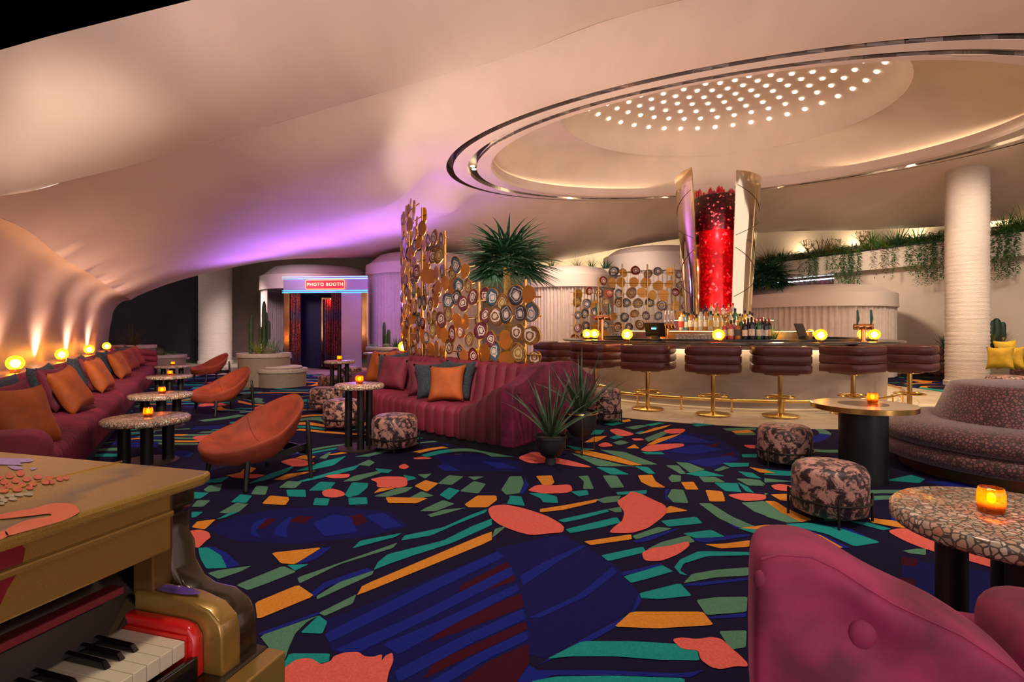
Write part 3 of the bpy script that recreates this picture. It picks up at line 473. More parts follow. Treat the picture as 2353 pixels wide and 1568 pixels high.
MOTIF = {
'deep': [('A', [(100,520),(300,430),(600,380),(1000,365),(1350,405),(1470,500),(1200,570),(700,620),(300,600)]), ('A', [(2060,670),(2150,760),(2220,900),(2270,1100),(2290,1300),(2280,1440),(2200,1568),(2150,1650),(1310,1650),(1365,1400),(940,1350),(900,1130),(1050,1085)]), ('B', [(-20,780),(380,690),(610,810),(720,890),(850,1040),(800,1150),(520,1300),(300,1430),(190,1400),(180,1180),(130,980)]), ('B', [(900,200),(960,130),(1100,85),(1300,110),(1440,200),(1450,260),(1300,305),(1120,270),(960,230)]), ('D', [(1330,690),(1500,720),(1800,760),(2200,830),(2200,1300),(1700,1100),(1340,860)]), ('A', [(1640,20),(1900,10),(2200,60),(2250,130),(1900,130),(1700,90)])],
'blue': [('A', [(900,1230),(1200,1080),(1600,880),(2070,670),(2110,710),(1700,910),(1300,1110),(930,1290)]), ('A', [(960,1340),(1500,1110),(2160,770),(2180,830),(1600,1130),(1100,1370)]), ('A', [(1290,1300),(1700,1130),(2200,890),(2215,940),(1800,1150),(1400,1370)]), ('A', [(1370,1480),(1800,1260),(2240,1060),(2260,1130),(1900,1290),(1400,1560)]), ('A', [(1600,1560),(1900,1380),(2270,1205),(2275,1270),(2000,1400),(1700,1580)]), ('A', [(2200,1560),(2280,1440),(2330,1470),(2260,1568)]), ('A', [(430,470),(520,440),(430,530),(470,580),(400,560),(400,510)]), ('A', [(560,520),(650,440),(680,440),(640,520),(650,580),(560,560)]), ('A', [(820,480),(960,420),(1080,440),(1120,540),(900,570)]), ('A', [(1170,430),(1300,410),(1430,500),(1300,520)]), ('A', [(800,960),(900,880),(1180,785),(1230,800),(900,920),(830,985)]), ('A', [(880,650),(950,640),(850,720),(740,755),(705,755)]), ('A', [(70,640),(150,640),(250,690),(330,765),(240,785),(200,700)]), ('A', [(470,1310),(520,1380),(570,1470),(500,1500),(460,1480)]), ('A', [(455,1225),(860,1080),(860,1100),(460,1245)]), ('A', [(1660,90),(1720,80),(1830,130),(1700,125)]), ('A', [(1960,60),(2100,70),(2200,110),(2060,110)]), ('B', [(190,1190),(480,1060),(690,885),(720,920),(540,1060),(260,1190)]), ('B', [(150,1568),(220,1500),(600,1500),(1100,1520),(1230,1500),(1150,1545),(700,1530),(330,1530),(210,1600)]), ('B', [(300,1440),(520,1310),(800,1160),(850,1040),(860,1090),(790,1200),(560,1330),(230,1480)]), ('B', [(140,940),(280,860),(500,760),(540,760),(380,850),(160,1000)]), ('B', [(960,140),(1120,100),(1300,150),(1150,150)]), ('B', [(1000,200),(1200,160),(1360,190),(1160,220)]), ('B', [(1120,260),(1380,225),(1440,250),(1260,295)]), ('B', [(1090,1000),(1150,985),(1495,950),(1495,965),(1200,1000)]), ('B', [(1245,1185),(1485,1160),(1480,1185),(1270,1195)]), ('B', [(740,920),(980,865),(985,880),(755,940)]), ('B', [(805,735),(1045,665),(1090,660),(900,735),(830,745)]), ('B', [(165,350),(195,400),(160,455),(140,450),(170,390)]), ('B', [(1000,425),(1030,425),(1010,470),(1045,510),(1000,480)]), ('B', [(1145,720),(1500,690),(1500,705),(1230,745)]), ('D', [(0,330),(80,420),(180,475),(300,455),(260,475),(150,480),(0,350)]), ('D', [(700,440),(960,480),(1185,585),(1100,590),(860,500)]), ('D', [(580,460),(760,520),(980,620),(900,620),(700,510)])],
'maroon': [('A', [(1820,900),(2130,740),(2160,780),(1800,960)]), ('A', [(1500,1100),(2170,810),(2195,870),(1900,960),(1450,1160)]), ('A', [(1700,1180),(2230,950),(2245,1050),(1900,1180),(1600,1290)]), ('A', [(1640,1420),(2260,1140),(2270,1200),(1900,1370),(1560,1540)]), ('A', [(1800,1568),(2000,1420),(2280,1290),(2280,1430),(2190,1568)]), ('A', [(650,470),(720,430),(830,435),(760,480)]), ('A', [(1060,430),(1150,415),(1190,470),(1110,500)]), ('A', [(420,520),(480,450),(580,450),(500,510)]), ('B', [(1130,115),(1230,120),(1180,135),(1090,140)]), ('B', [(1220,170),(1330,150),(1310,175),(1200,185)]), ('B', [(1290,240),(1400,205),(1420,225),(1330,250)]), ('D', [(1330,680),(1450,700),(1440,750),(1330,740)]), ('D', [(1320,820),(1440,850),(1420,890),(1330,870)])],
'teal': [('A', [(1085,655),(1140,600),(1420,548),(1380,575),(1150,635)]), ('A', [(1415,600),(1440,565),(1700,510),(1900,420),(2000,385),(1990,408),(1800,485),(1620,565)]), ('A', [(1230,800),(1260,745),(1330,690),(1700,600),(1900,500),(2030,450),(2030,495),(1750,620),(1500,700),(1330,760)]), ('A', [(45,650),(110,645),(200,700),(240,785),(100,790),(60,720)]), ('A', [(645,765),(795,758),(700,805)]), ('A', [(735,1225),(860,1105),(918,1150),(885,1230)]), ('A', [(605,1470),(660,1365),(935,1365),(930,1420),(640,1475)]), ('A', [(640,255),(770,255),(775,305),(650,300)]), ('A', [(1035,290),(1085,205),(1195,210),(1190,240),(1130,290),(1060,308)]), ('A', [(790,262),(870,200),(975,205),(930,260)]), ('A', [(1060,310),(1185,305),(1190,352),(1065,358)]), ('A', [(820,360),(835,310),(935,315),(920,362)]), ('A', [(1675,290),(1740,240),(1815,260),(1740,325)]), ('A', [(265,340),(330,285),(410,295),(370,345)]), ('A', [(710,200),(1000,120),(1140,85),(1100,120),(900,170),(760,200)]), ('A', [(700,130),(900,60),(1050,25),(960,90),(820,120)]), ('A', [(100,190),(260,165),(200,205),(100,210)]), ('A', [(0,270),(120,275),(60,315),(0,315)]), ('A', [(1240,110),(1360,120),(1330,142),(1270,138)]), ('A', [(1430,155),(1500,165),(1520,180),(1460,195)]), ('A', [(170,455),(260,410),(320,405),(220,445)]), ('A', [(380,215),(520,150),(700,90),(640,140),(500,190)]), ('A', [(0,405),(80,405),(30,440),(0,445)]), ('A', [(2130,350),(2160,295),(2230,310),(2255,365)]),
 ('B', [(410,665),(715,592),(740,625),(620,655),(440,688)]), ('B', [(365,610),(660,545),(670,560),(500,605),(400,625)]), ('B', [(620,820),(870,768),(890,800),(665,855)]), ('B', [(755,945),(985,878),(1050,915),(930,950),(800,985)]), ('B', [(850,1045),(1090,985),(1160,1060),(970,1080),(860,1075)]), ('B', [(300,1435),(510,1330),(800,1330),(1060,1345),(1195,1390),(1205,1445),(960,1440),(700,1420),(450,1420)]), ('B', [(210,1568),(360,1540),(700,1535),(1120,1550),(1110,1650),(200,1650)]), ('B', [(975,615),(1185,590),(1225,630),(1020,650)]), ('B', [(1105,690),(1275,668),(1355,710),(1180,718)]), ('B', [(1055,890),(1090,845),(1200,795),(1500,800),(1500,820),(1250,825),(1110,870),(1090,910),(1135,940),(1090,930)]), ('B', [(75,465),(150,470),(170,525),(100,520)]), ('B', [(190,450),(280,450),(360,470),(368,510),(280,505),(260,480)]), ('B', [(410,165),(500,180),(600,190),(470,195)]), ('B', [(590,295),(700,300),(790,340),(680,340)]), ('B', [(820,290),(900,295),(945,335),(900,335)]), ('B', [(710,445),(895,432),(890,455),(720,460)]), ('B', [(1120,335),(1230,315),(1360,350),(1200,350)]), ('B', [(1340,395),(1430,390),(1450,445),(1380,440)]), ('B', [(1430,385),(1490,410),(1530,450),(1480,440)]), ('B', [(440,440),(540,432),(550,460),(490,470)]), ('B', [(530,105),(580,75),(645,75),(620,100)]), ('B', [(1430,320),(1520,330),(1575,365),(1490,355)]), ('B', [(860,205),(980,205),(1000,220),(890,220)]), ('B', [(1455,220),(1545,218),(1545,238),(1460,238)]), ('B', [(1390,275),(1500,270),(1495,292),(1400,290)]), ('B', [(670,120),(720,105),(760,118),(700,130)]), ('B', [(820,95),(860,80),(900,85),(860,100)]), ('B', [(640,40),(720,25),(760,35),(690,50)]), ('B', [(880,45),(960,30),(1000,34),(920,52)]), ('B', [(1160,45),(1240,38),(1270,45),(1190,55)]), ('B', [(1150,30),(1300,45),(1220,50)]),
 ('D', [(500,450),(680,440),(900,480),(1185,580),(1000,610),(800,520)]), ('D', [(170,480),(300,485),(350,500),(280,515)]), ('D', [(0,155),(160,160),(200,225),(80,215)]), ('D', [(0,500),(80,540),(0,545)]), ('D', [(960,430),(1100,440),(1260,485),(1200,495)]), ('D', [(60,15),(240,15),(240,40),(120,45)]), ('D', [(1220,140),(1400,100),(1500,130),(1460,160)])],
'sage': [('A', [(715,850),(1200,680),(1395,612),(1360,650),(1000,760),(730,890)]), ('A', [(845,975),(1000,880),(1235,800),(1220,830),(1020,920),(850,998)]), ('A', [(860,1090),(1000,1020),(1115,962),(1090,1025),(900,1110)]), ('A', [(460,1245),(860,1105),(780,1150),(700,1230),(660,1320),(610,1465),(560,1370)]), ('A', [(110,820),(180,800),(410,768),(330,810),(180,860)]), ('A', [(300,900),(620,770),(710,810),(480,900),(380,935)]), ('A', [(185,410),(300,345),(385,350),(320,405),(230,415)]), ('A', [(1540,400),(1600,370),(1700,325),(1780,350),(1650,400)]), ('A', [(1595,425),(1700,390),(1860,375),(1700,420),(1620,440)]), ('A', [(1810,265),(1910,195),(1990,215),(1940,280)]), ('A', [(1660,215),(1740,155),(1840,165),(1760,222)]), ('A', [(1865,165),(1980,165),(1910,190)]), ('A', [(1230,300),(1400,240),(1500,235),(1450,270),(1330,302)]), ('A', [(1470,310),(1555,265),(1640,295),(1560,310)]), ('A', [(1525,150),(1625,145),(1580,180)]), ('A', [(1020,200),(1100,160),(1300,120),(1280,140),(1120,195)]), ('A', [(590,240),(650,195),(750,200),(700,245)]), ('A', [(80,255),(120,225),(210,215),(190,265),(110,270)]), ('A', [(0,370),(40,325),(130,325),(80,370)]), ('A', [(1120,85),(1200,50),(1240,70),(1200,95)]), ('A', [(400,285),(440,225),(520,235),(500,290)]), ('A', [(2030,580),(2050,520),(2130,500),(2060,560)]), ('A', [(860,40),(930,0),(945,0),(910,45)]),
 ('B', [(1110,985),(1160,930),(1300,905),(1500,890),(1495,940),(1300,950)]), ('B', [(1185,1085),(1300,1068),(1490,1065),(1485,1155),(1245,1175)]), ('B', [(1320,1270),(1485,1265),(1480,1365),(1390,1380)]), ('B', [(30,430),(80,350),(150,348),(165,390),(140,450),(60,460)]), ('B', [(485,350),(545,345),(580,425),(515,425),(520,380)]), ('B', [(630,345),(715,345),(760,415),(680,420)]), ('B', [(1020,360),(1040,340),(1095,345),(1095,380),(1040,385)]), ('B', [(1015,470),(1040,425),(1110,430),(1140,510),(1050,505)]), ('B', [(590,490),(660,470),(740,465),(720,500),(640,510)]), ('B', [(660,545),(740,530),(745,560),(710,565)]), ('B', [(805,705),(960,650),(1045,660),(830,725)]), ('B', [(890,785),(980,740),(1140,700),(1180,740),(1030,765)]), ('B', [(1200,350),(1300,355),(1360,385),(1230,385)]), ('B', [(1200,510),(1270,510),(1400,590),(1540,650),(1440,655),(1320,600)]), ('B', [(440,210),(560,235),(760,285),(860,290),(600,290)]), ('B', [(610,190),(760,205),(960,280),(860,280),(700,225)]), ('B', [(1005,285),(1080,285),(1125,335),(1090,335)]), ('B', [(1065,265),(1140,270),(1240,310),(1150,330)]), ('B', [(1420,365),(1560,370),(1599,400),(1480,395)]), ('B', [(1450,505),(1560,500),(1599,520),(1599,585),(1530,560)]), ('B', [(880,125),(980,85),(1060,70),(960,125),(900,145)]), ('B', [(1290,315),(1350,288),(1385,300),(1320,320)]), ('B', [(1340,65),(1540,62),(1540,75),(1370,80)]), ('B', [(690,150),(740,135),(790,150),(730,165)]), ('B', [(760,60),(850,45),(900,50),(820,72)]), ('B', [(1410,95),(1530,90),(1540,105),(1430,105)]), ('B', [(640,20),(720,8),(760,12),(680,30)]),
 ('D', [(195,300),(360,285),(480,370),(630,435),(520,440),(380,400),(280,340)]), ('D', [(0,320),(120,400),(270,470),(200,475),(60,380)]), ('D', [(1340,640),(1430,625),(1505,625),(1505,670),(1400,660)]), ('D', [(160,125),(280,130),(360,180),(240,175)])],
'orange': [('A', [(475,350),(530,295),(655,305),(660,325),(635,360)]), ('A', [(1310,305),(1600,312),(1520,348),(1330,346)]), ('A', [(1505,230),(1580,190),(1670,212),(1590,270)]), ('A', [(1845,355),(1930,295),(2060,295),(2065,325),(2000,375),(1870,375)]), ('A', [(540,683),(885,645),(700,760),(605,755)]), ('A', [(1115,975),(1155,905),(2030,535),(2030,600)]), ('A', [(430,1020),(720,900),(830,975),(445,1135)]), ('A', [(0,510),(40,470),(165,455),(90,525)]), ('A', [(555,188),(640,150),(850,125),(720,160),(620,190)]), ('A', [(230,160),(330,140),(370,95),(440,110),(400,140),(290,165)]), ('A', [(1230,280),(1270,245),(1380,245)]), ('A', [(700,40),(760,20),(840,30),(800,55)]),
 ('B', [(235,348),(330,345),(345,385),(330,402),(275,402)]), ('B', [(840,345),(925,342),(945,380),(1005,418),(920,415),(860,385)]), ('B', [(1095,385),(1170,383),(1200,430),(1125,430)]), ('B', [(1240,432),(1330,438),(1360,500),(1265,500)]), ('B', [(260,545),(420,520),(605,485),(590,505),(400,550),(260,565)]), ('B', [(985,560),(1030,525),(1140,555),(1000,572)]), ('B', [(520,738),(800,695),(805,725),(560,760)]), ('B', [(1235,755),(1360,750),(1505,730),(1500,770),(1330,780)]), ('B', [(700,1245),(800,1155),(1225,1155),(1290,1235),(960,1255)]), ('B', [(455,205),(560,200),(720,235),(870,285),(800,285),(600,240)]), ('B', [(520,150),(580,115),(660,110),(600,145)]), ('B', [(840,100),(930,65),(1040,42),(1000,62),(900,90)]), ('B', [(890,165),(960,125),(1100,95),(1060,115),(940,160)]), ('B', [(1390,82),(1500,75),(1530,90),(1420,95)]), ('B', [(770,185),(820,160),(850,185)]), ('B', [(735,20),(790,10),(800,22),(760,30)]),
 ('D', [(400,240),(545,235),(540,290),(470,280)]), ('D', [(360,285),(440,290),(520,340),(700,420),(620,438),(480,370)]), ('D', [(180,480),(380,455),(560,470),(760,530),(920,620),(820,620),(640,520),(420,495)]), ('D', [(1100,405),(1300,430),(1430,480),(1330,478),(1120,440)]), ('D', [(0,215),(60,220),(80,270),(0,285)]), ('D', [(250,45),(350,60),(440,90),(330,85)])],
'coral': [('A', [(1200,185),(1300,165),(1455,168),(1462,230),(1380,245),(1250,240),(1255,205)]), ('A', [(880,265),(950,245),(1030,270),(1040,295),(960,312),(890,300)]), ('A', [(890,165),(980,150),(1075,148),(1060,175),(960,180)]), ('A', [(600,65),(690,40),(760,55),(845,75),(760,98),(680,98),(620,75)]), ('A', [(1400,95),(1440,78),(1475,100),(1440,118),(1405,110)]), ('A', [(1495,40),(1560,32),(1630,40),(1600,48),(1510,50)]), ('A', [(250,165),(340,145),(420,150),(510,155),(430,180),(300,178)]), ('A', [(330,1570),(400,1510),(480,1490),(620,1470),(700,1410),(780,1395),(830,1410),(870,1440),(940,1420),(960,1385),(1030,1360),(1130,1355),(1165,1385),(1230,1390),(1290,1370),(1285,1420),(1310,1380),(1360,1360),(1365,1420),(1330,1500),(1310,1650),(300,1650)]), ('A', [(-20,535),(60,525),(120,545),(130,580),(100,600),(40,660),(-20,600)]), ('A', [(2270,255),(2353,235),(2353,275),(2300,270)]),
 ('B', [(-51,548),(-20,525),(60,518),(180,545),(300,585),(380,630),(405,655),(395,685),(320,690),(210,702),(120,680),(20,640),(-30,600)]), ('B', [(185,435),(240,400),(340,405),(440,398),(455,435),(420,450),(280,455)]), ('B', [(710,500),(780,460),(800,440),(860,455),(930,490),(1000,520),(1020,560),(980,600),(900,660),(800,690),(665,688),(700,650),(750,615),(760,560)]), ('B', [(860,805),(930,775),(1030,765),(1140,735),(1148,765),(1080,815),(980,855),(880,855)]), ('B', [(1040,1320),(1100,1308),(1190,1320),(1280,1305),(1340,1320),(1390,1370),(1440,1410),(1490,1460),(1490,1485),(1420,1480),(1330,1500),(1270,1485),(1210,1440),(1200,1385),(1100,1380)]), ('B', [(600,165),(650,145),(700,170),(630,178)]), ('B', [(665,75),(720,65),(825,100),(780,112),(720,110)]), ('B', [(985,80),(1040,68),(1125,68),(1110,92),(1030,100)]), ('B', [(850,195),(900,165),(1000,158),(1110,155),(1118,172),(1000,195),(900,205)]), ('B', [(120,240),(230,200),(330,235),(450,260),(580,298),(480,295),(330,270),(200,275)]), ('B', [(800,125),(860,125),(880,135),(820,140)]), ('B', [(1365,460),(1480,450),(1600,460),(1600,490),(1480,500),(1420,485)]), ('B', [(1460,165),(1540,165),(1545,185),(1500,185)]),
 ('D', [(1225,500),(1330,478),(1480,500),(1700,590),(1900,640),(2200,690),(2200,780),(2020,775),(1780,705),(1500,630),(1350,570)]), ('D', [(2010,880),(2080,870),(2200,900),(2200,1010),(2100,1000),(2010,960)]), ('D', [(400,175),(470,165),(560,180),(560,220),(440,210)])]}
def chaikin(P, k=1, e=0.18):
    for _ in range(k):
        Q = []
        for i in range(len(P)):
            a, b = P[i], P[(i+1) % len(P)]; Q += [((1-e)*a[0]+e*b[0], (1-e)*a[1]+e*b[1]), (e*a[0]+(1-e)*b[0], e*a[1]+(1-e)*b[1])]
        P = Q
    return P
for li, (nm, c) in enumerate([('deep', CDEEP), ('maroon', CMAR), ('blue', CBLUE), ('sage', CSAGE), ('teal', CTEAL), ('orange', CORNG), ('coral', CCORL)]):
    mb = MB(); z = 0.0006*(li+1)
    for cr, P in MOTIF[nm]:
        ox, oy, sc = CR[cr]; Q = chaikin(P, 1, 0.07) if nm != 'coral' else chaikin(P, 2); pts = [G(ox+x/sc, oy+y/sc) for x, y in Q]
        pts = [Vector((p.x, p.y)) for p in pts]
        try: tris = geometry.tessellate_polygon([[p.to_3d() for p in pts]])
        except Exception: continue
        mb.add([(p.x, p.y, z) for p in pts], tris); z += 8e-6
    o = mb.build('brushstroke_motif', mat('carpet_pile_'+nm, c, 0.95, var=0.12, scale=120, bump=0.4, bscale=260, spec=0.1), carpet, smooth=False, fix=False); o['kind'] = 'stuff'; o['label'] = nm+' coloured strokes woven into the carpet'
    for p in o.data.polygons:
        if p.normal.z < 0: p.flip()
# ---- columns
for (u, v, Yc, R, ztop, lab) in [(2222, 0, 12.3, 0.40, 5.3, 'tall ribbed white column standing right of the round bar'), (495, 0, 20.3, 0.56, 3.9, 'ribbed white column standing left of the photo booth')]:
    x = (u-CX)/F*Yc; t = thing('column', lab, 'column', (x, Yc, 0))
    pr = [(R+0.008*math.sin(i*2.4)+random.uniform(-0.004, 0.004), 0.02+ztop*i/150) for i in range(151)]
    MB().lathe(pr, 40).build('shaft', COLM, t, auto=3); MB().lathe([(R+0.03, 0), (R+0.03, 0.10), (R, 0.11)], 40).build('base', COLM, t)
# ================================================================ SOFAS
def sweep_rows(path, stations, prof, fw=0, fd=0):
    rows = []
    for t in stations:
        P, B = path(t); pr = prof(t); e = 0
        if fw: ph = (t/fw) % 1.0; e = fd*(1-math.sqrt(max(0, 1-(2*ph-1)**2)))
        row = []
        for i, (d, z) in enumerate(pr):
            a, b = pr[max(i-1, 0)], pr[min(i+1, len(pr)-1)]; tx, tz = b[0]-a[0], b[1]-a[1]; L = math.hypot(tx, tz) or 1
            nd, nz = tz/L, -tx/L                                # inward normal for a front-to-back, bottom-to-top profile
            row.append(P+B*(d+nd*e)+Vector((0, 0, z+nz*e)))
        rows.append(row)
    return rows
def flutes(t0, t1, fw, ph=(0.0, 0.06, 0.2, 0.5, 0.8, 0.94)):
    k0, k1 = math.ceil(t0/fw), math.floor(t1/fw); out = [t0]
    for k in range(k0-1, k1+1):
        for p in ph:
            t = (k+p)*fw
            if t0+1e-4 < t < t1-1e-4: out.append(t)
    return out+[t1]
def sweep(name, path, st, prof, m, parent, fw=0, fd=0, auto=3.0):
    rows = sweep_rows(path, st, prof, fw, fd); mb = MB(); mb.grid(rows)
    for r in (rows[0], rows[-1]): mb.add(r, [tuple(range(len(r)))])
    return mb.build(name, m, parent, auto=auto)
def rnd(cx, cz, r, a0, a1, k=5): return [(cx+r*math.cos(math.radians(a0+(a1-a0)*i/k)), cz+r*math.sin(math.radians(a0+(a1-a0)*i/k))) for i in range(k+1)]
SEAT = [(0.02, 0.09), (0.0, 0.14), (0.0, 0.24)]+rnd(0.09, 0.34, 0.09, 180, 90)+[(0.25, 0.435), (0.60, 0.42), (0.62, 0.40)]
def backprof(zt): return [(0.56, 0.38), (0.58, 0.46), (0.62, 0.60)]+rnd(0.75, zt-0.09, 0.10, 165, 40, 6)+[(0.86, zt-0.20), (0.86, 0.10)]
# ---- long bench on the left
ls = thing('banquette', 'long burgundy channel-tufted velvet sofa curving along the left wall', 'sofa', (0, 0, 0))
nf = -0.86; s0, s1 = 4.55, 15.3
pl = lambda t: (NS(nf, t), -SN)
sweep('seat', pl, flutes(s0+0.1, s1-0.2, 0.115), lambda t: SEAT, BURG, ls, 0.115, 0.032)
sweep('backrest', pl, flutes(s0+0.1, s1-0.2, 0.115), lambda t: backprof(0.80), BURG, ls, 0.115, 0.034)
mb = MB(); mb.prism([(0.04, 0.0), (0.80, 0.0), (0.80, 0.10), (0.04, 0.10)], lambda p: NS(nf-p[0], s0+0.1, p[1]), lambda p: NS(nf-p[0], s1-0.1, p[1])); mb.build('plinth', NAVYB, ls, smooth=False)
ARM = [(0.0, 0.06), (0.0, 0.50)]+rnd(0.12, 0.50, 0.12, 180, 90)+[(0.35, 0.63), (0.55, 0.68), (0.66, 0.76), (0.78, 0.80), (0.86, 0.76), (0.86, 0.06)]
def arm(name, parent, prof, path, t0, t1, m, bev=0.035):
    mb = MB(); n = len(prof)
    mb.prism(prof, lambda p: path(t0)[0]+path(t0)[1]*p[0]+Vector((0, 0, p[1])), lambda p: path(t1)[0]+path(t1)[1]*p[0]+Vector((0, 0, p[1])))
    return mb.build(name, m, parent, bevel=bev, seg=3)
a = arm('arm', ls, [(p[0]-0.03, p[1]) for p in ARM], pl, s0-0.02, s0+0.14, BURG)
MB().sphere(tuple(NS(nf-0.22, s0-0.025, 0.47)), 0.022, 10, 6).build('button', BURG, a)
# far arm: rolled ribs
mb = MB()
for i in range(5): mb.tube([NS(nf-d, s1+0.02+0.05*math.sin(d*3), 0.18+i*0.13+(0.13*d if i > 2 else 0)) for d in (-0.02, 0.2, 0.4, 0.6, 0.86)], 0.075, 10)
mb.build('arm', BURG, ls, auto=3)
# ---- island of two sofas, concentric with the bar
def arcpath(R, sgn=1):
    def f(t):                                                   # t = metres along R=7.4 circle, phi from -Y towards -X
        ph = t/7.4; d = Vector((-math.sin(ph), -math.cos(ph), 0)); return CB+d*R, -d*sgn
    return f
PH0, PH1 = math.radians(35.6), math.radians(86)
T0, T1 = PH0*7.4, PH1*7.4
po = arcpath(7.40)
so = thing('island_sofa', 'curved burgundy channel-tufted sofa in the centre of the carpet below the agate screen', 'sofa', (0, 0, 0))
FW = 0.175
sweep('seat', po, flutes(T0+0.62, T1, FW), lambda t: SEAT, BURG, so, FW, 0.042)
sweep('backrest', po, flutes(T0+0.10, T1, FW), lambda t: backprof(0.875), BURG, so, FW, 0.045)
def shoulder(t):
    k = min(1, max(0, (T0+0.72-t)/0.62)); k = k*k*(3-2*k); zt = 0.44+0.27*k; w = 0.10+0.02*k
    return [(0.02, 0.09), (-0.005, 0.14), (-0.005, zt-0.12)]+rnd(0.10, zt-0.10, 0.10, 180, 90)+[(0.25, zt+0.01), (0.45, zt+0.06*k), (0.62, zt+0.12*k), (0.66, 0.40)]
sweep('shoulder', po, flutes(T0+0.12, T0+0.72, 0.15), shoulder, mat('burgundy_velvet_nap', (0.085, 0.006, 0.014), 0.8, var=0.3, scale=4, sheen=0.4), so, 0.15, 0.03)
IARM = [(0.0, 0.09), (0.0, 0.66)]+rnd(0.05, 0.66, 0.05, 180, 90, 3)+[(0.18, 0.735), (0.30, 0.79), (0.42, 0.855), (0.54, 0.895), (0.70, 0.905), (0.86, 0.90), (0.885, 0.88), (0.885, 0.09)]
a = arm('arm', so, IARM, po, T0-0.02, T0+0.14, BURGP, 0.03)
for d, z in [(0.10, 0.63), (0.80, 0.80)]: MB().sphere(tuple(po(T0-0.03)[0]+po(T0)[1]*d+Vector((0, 0, z))), 0.018, 10, 6).build('button', BURGP, a)
mb = MB(); rows = [[po(t)[0]+po(t)[1]*d+Vector((0, 0, z)) for d, z in [(0.05, 0), (0.05, 0.10), (0.86, 0.10), (0.86, 0)]] for t in np.linspace(T0+0.02, T1, 30)]; mb.grid(rows); mb.add(rows[0], [(0, 1, 2, 3)]); mb.build('plinth', NAVYB, so, smooth=False)
si = thing('island_sofa', 'burgundy velvet sofa backing onto the island and facing the bar', 'sofa', (0, 0, 0))
pi_ = arcpath(5.62, -1)
sweep('seat', pi_, flutes(T0+0.3, T1, 0.23), lambda t: SEAT, BURG, si, 0.23, 0.026)
sweep('backrest', pi_, flutes(T0+0.10, T1, 0.23), lambda t: backprof(0.875), BURG, si, 0.23, 0.028)
arm('arm', si, IARM, pi_, T0-0.02, T0+0.14, BURGP, 0.03)
rows = [[pi_(t)[0]+pi_(t)[1]*d+Vector((0, 0, z)) for d, z in [(0.05, 0), (0.05, 0.10), (0.86, 0.10), (0.86, 0)]] for t in np.linspace(T0+0.02, T1, 30)]; mb = MB(); mb.grid(rows); mb.add(rows[0], [(0, 1, 2, 3)]); mb.build('plinth', NAVYB, si, smooth=False)
# shelf between the two backs with its light line
def pol(R, deg, z=0): a = math.radians(deg); return CB+Vector((-R*math.sin(a), -R*math.cos(a), z))
sh = thing('screen_shelf', 'lit brass-edged shelf between the two island sofas carrying the agate screen', 'shelf', (0, 0, 0))
MB().grid([[pol(R, d, z) for R, z in [(6.68, 0.60), (6.68, 0.845), (6.30, 0.845), (6.30, 0.60)]] for d in np.linspace(38, 98, 40)]).build('board', mat('shelf_bronze', (0.35, 0.2, 0.09), 0.3, 0.6), sh, auto=0.6)
MB().grid([[pol(R, d, 0.848) for R in (6.40, 6.34)] for d in np.linspace(39, 97, 40)]).build('led_strip', WARM, sh)
# ---- cushions
def pillow(a, T, n=14):
    top, bot = [], []
    for i in range(n+1):
        rt, rb = [], []
        for j in range(n+1):
            u, v = -1+2*i/n, -1+2*j/n; x = a*u*(1.04-0.15*(1-v*v)); y = a*v*(1.04-0.15*(1-u*u)); h = T*(max(0, 1-u**4)*max(0, 1-v**4))**0.55*(1+0.08*math.sin(5*u+3*v)); rt.append((x, y, h)); rb.append((x, y, -h))
        top.append(rt); bot.append(rb)
    return MB().grid(top).grid(bot)
PIL = {k: pillow(0.235, 0.085).mesh('cushion', m) for k, m in [('orange', ORANGE), ('rust', RUST), ('blue', BLUEC), ('plum', PLUM), ('yellow', YELL)]}
def cushion(kind, P, face, lean, roll, label, grp, sc=1.0):
    f = Vector((face[0], face[1], 0)).normalized(); n = (f*math.cos(lean)+Vector((0, 0, math.sin(lean)))).normalized(); r = Vector((0, 0, 1)).cross(f).normalized(); u = n.cross(r)
    M = Matrix((r, u, n)).transposed() @ Matrix.Rotation(roll, 3, 'Z'); o = inst('cushion', PIL[kind], None, P, M.to_euler(), sc); return tag(o, label, 'cushion', grp)
g = 'cushions on the left banquette'
def lc(kind, s, d, z, yaw, lean, roll, label, sc=1.0):
    a = math.radians(yaw); f = SN*math.cos(a)+(-SD)*math.sin(a); cushion(kind, NS(nf-d, s, z), f, lean, roll, label, g, sc)
lc('blue', 5.62, 0.46, 0.67, 28, 0.35, 0.05, 'dark blue cushion at the near end of the long left sofa, behind a plum one')
lc('plum', 5.44, 0.36, 0.65, 30, 0.38, 0.05, 'plum cushion nearest the piano, between a dark blue and an orange one', 0.95)
lc('orange', 5.22, 0.24, 0.63, 30, 0.40, -0.05, 'orange cushion nearest the piano on the long left sofa')
lc('blue', 7.35, 0.50, 0.67, 12, 0.35, 0.05, 'dark blue cushion behind the second orange cushion from the piano')
lc('plum', 7.28, 0.40, 0.655, 14, 0.38, -0.02, 'plum cushion tucked behind the large tilted orange cushion')
lc('orange', 7.05, 0.26, 0.655, 16, 0.45, 0.14, 'large tilted orange cushion, second from the piano')
lc('blue', 9.25, 0.50, 0.68, 10, 0.32, 0.05, 'dark blue cushion behind the third orange cushion from the piano')
lc('plum', 9.30, 0.40, 0.67, 6, 0.35, -0.04, 'plum cushion leaning right of the third orange cushion')
lc('orange', 9.05, 0.28, 0.665, 10, 0.42, 0.05, 'orange cushion in the middle of the long left sofa')
lc('blue', 11.5, 0.50, 0.68, 10, 0.3, 0.0, 'dark blue cushion behind the fourth orange cushion from the piano')
lc('orange', 11.4, 0.30, 0.66, 12, 0.42, 0.06, 'fourth orange cushion from the piano on the long left sofa')
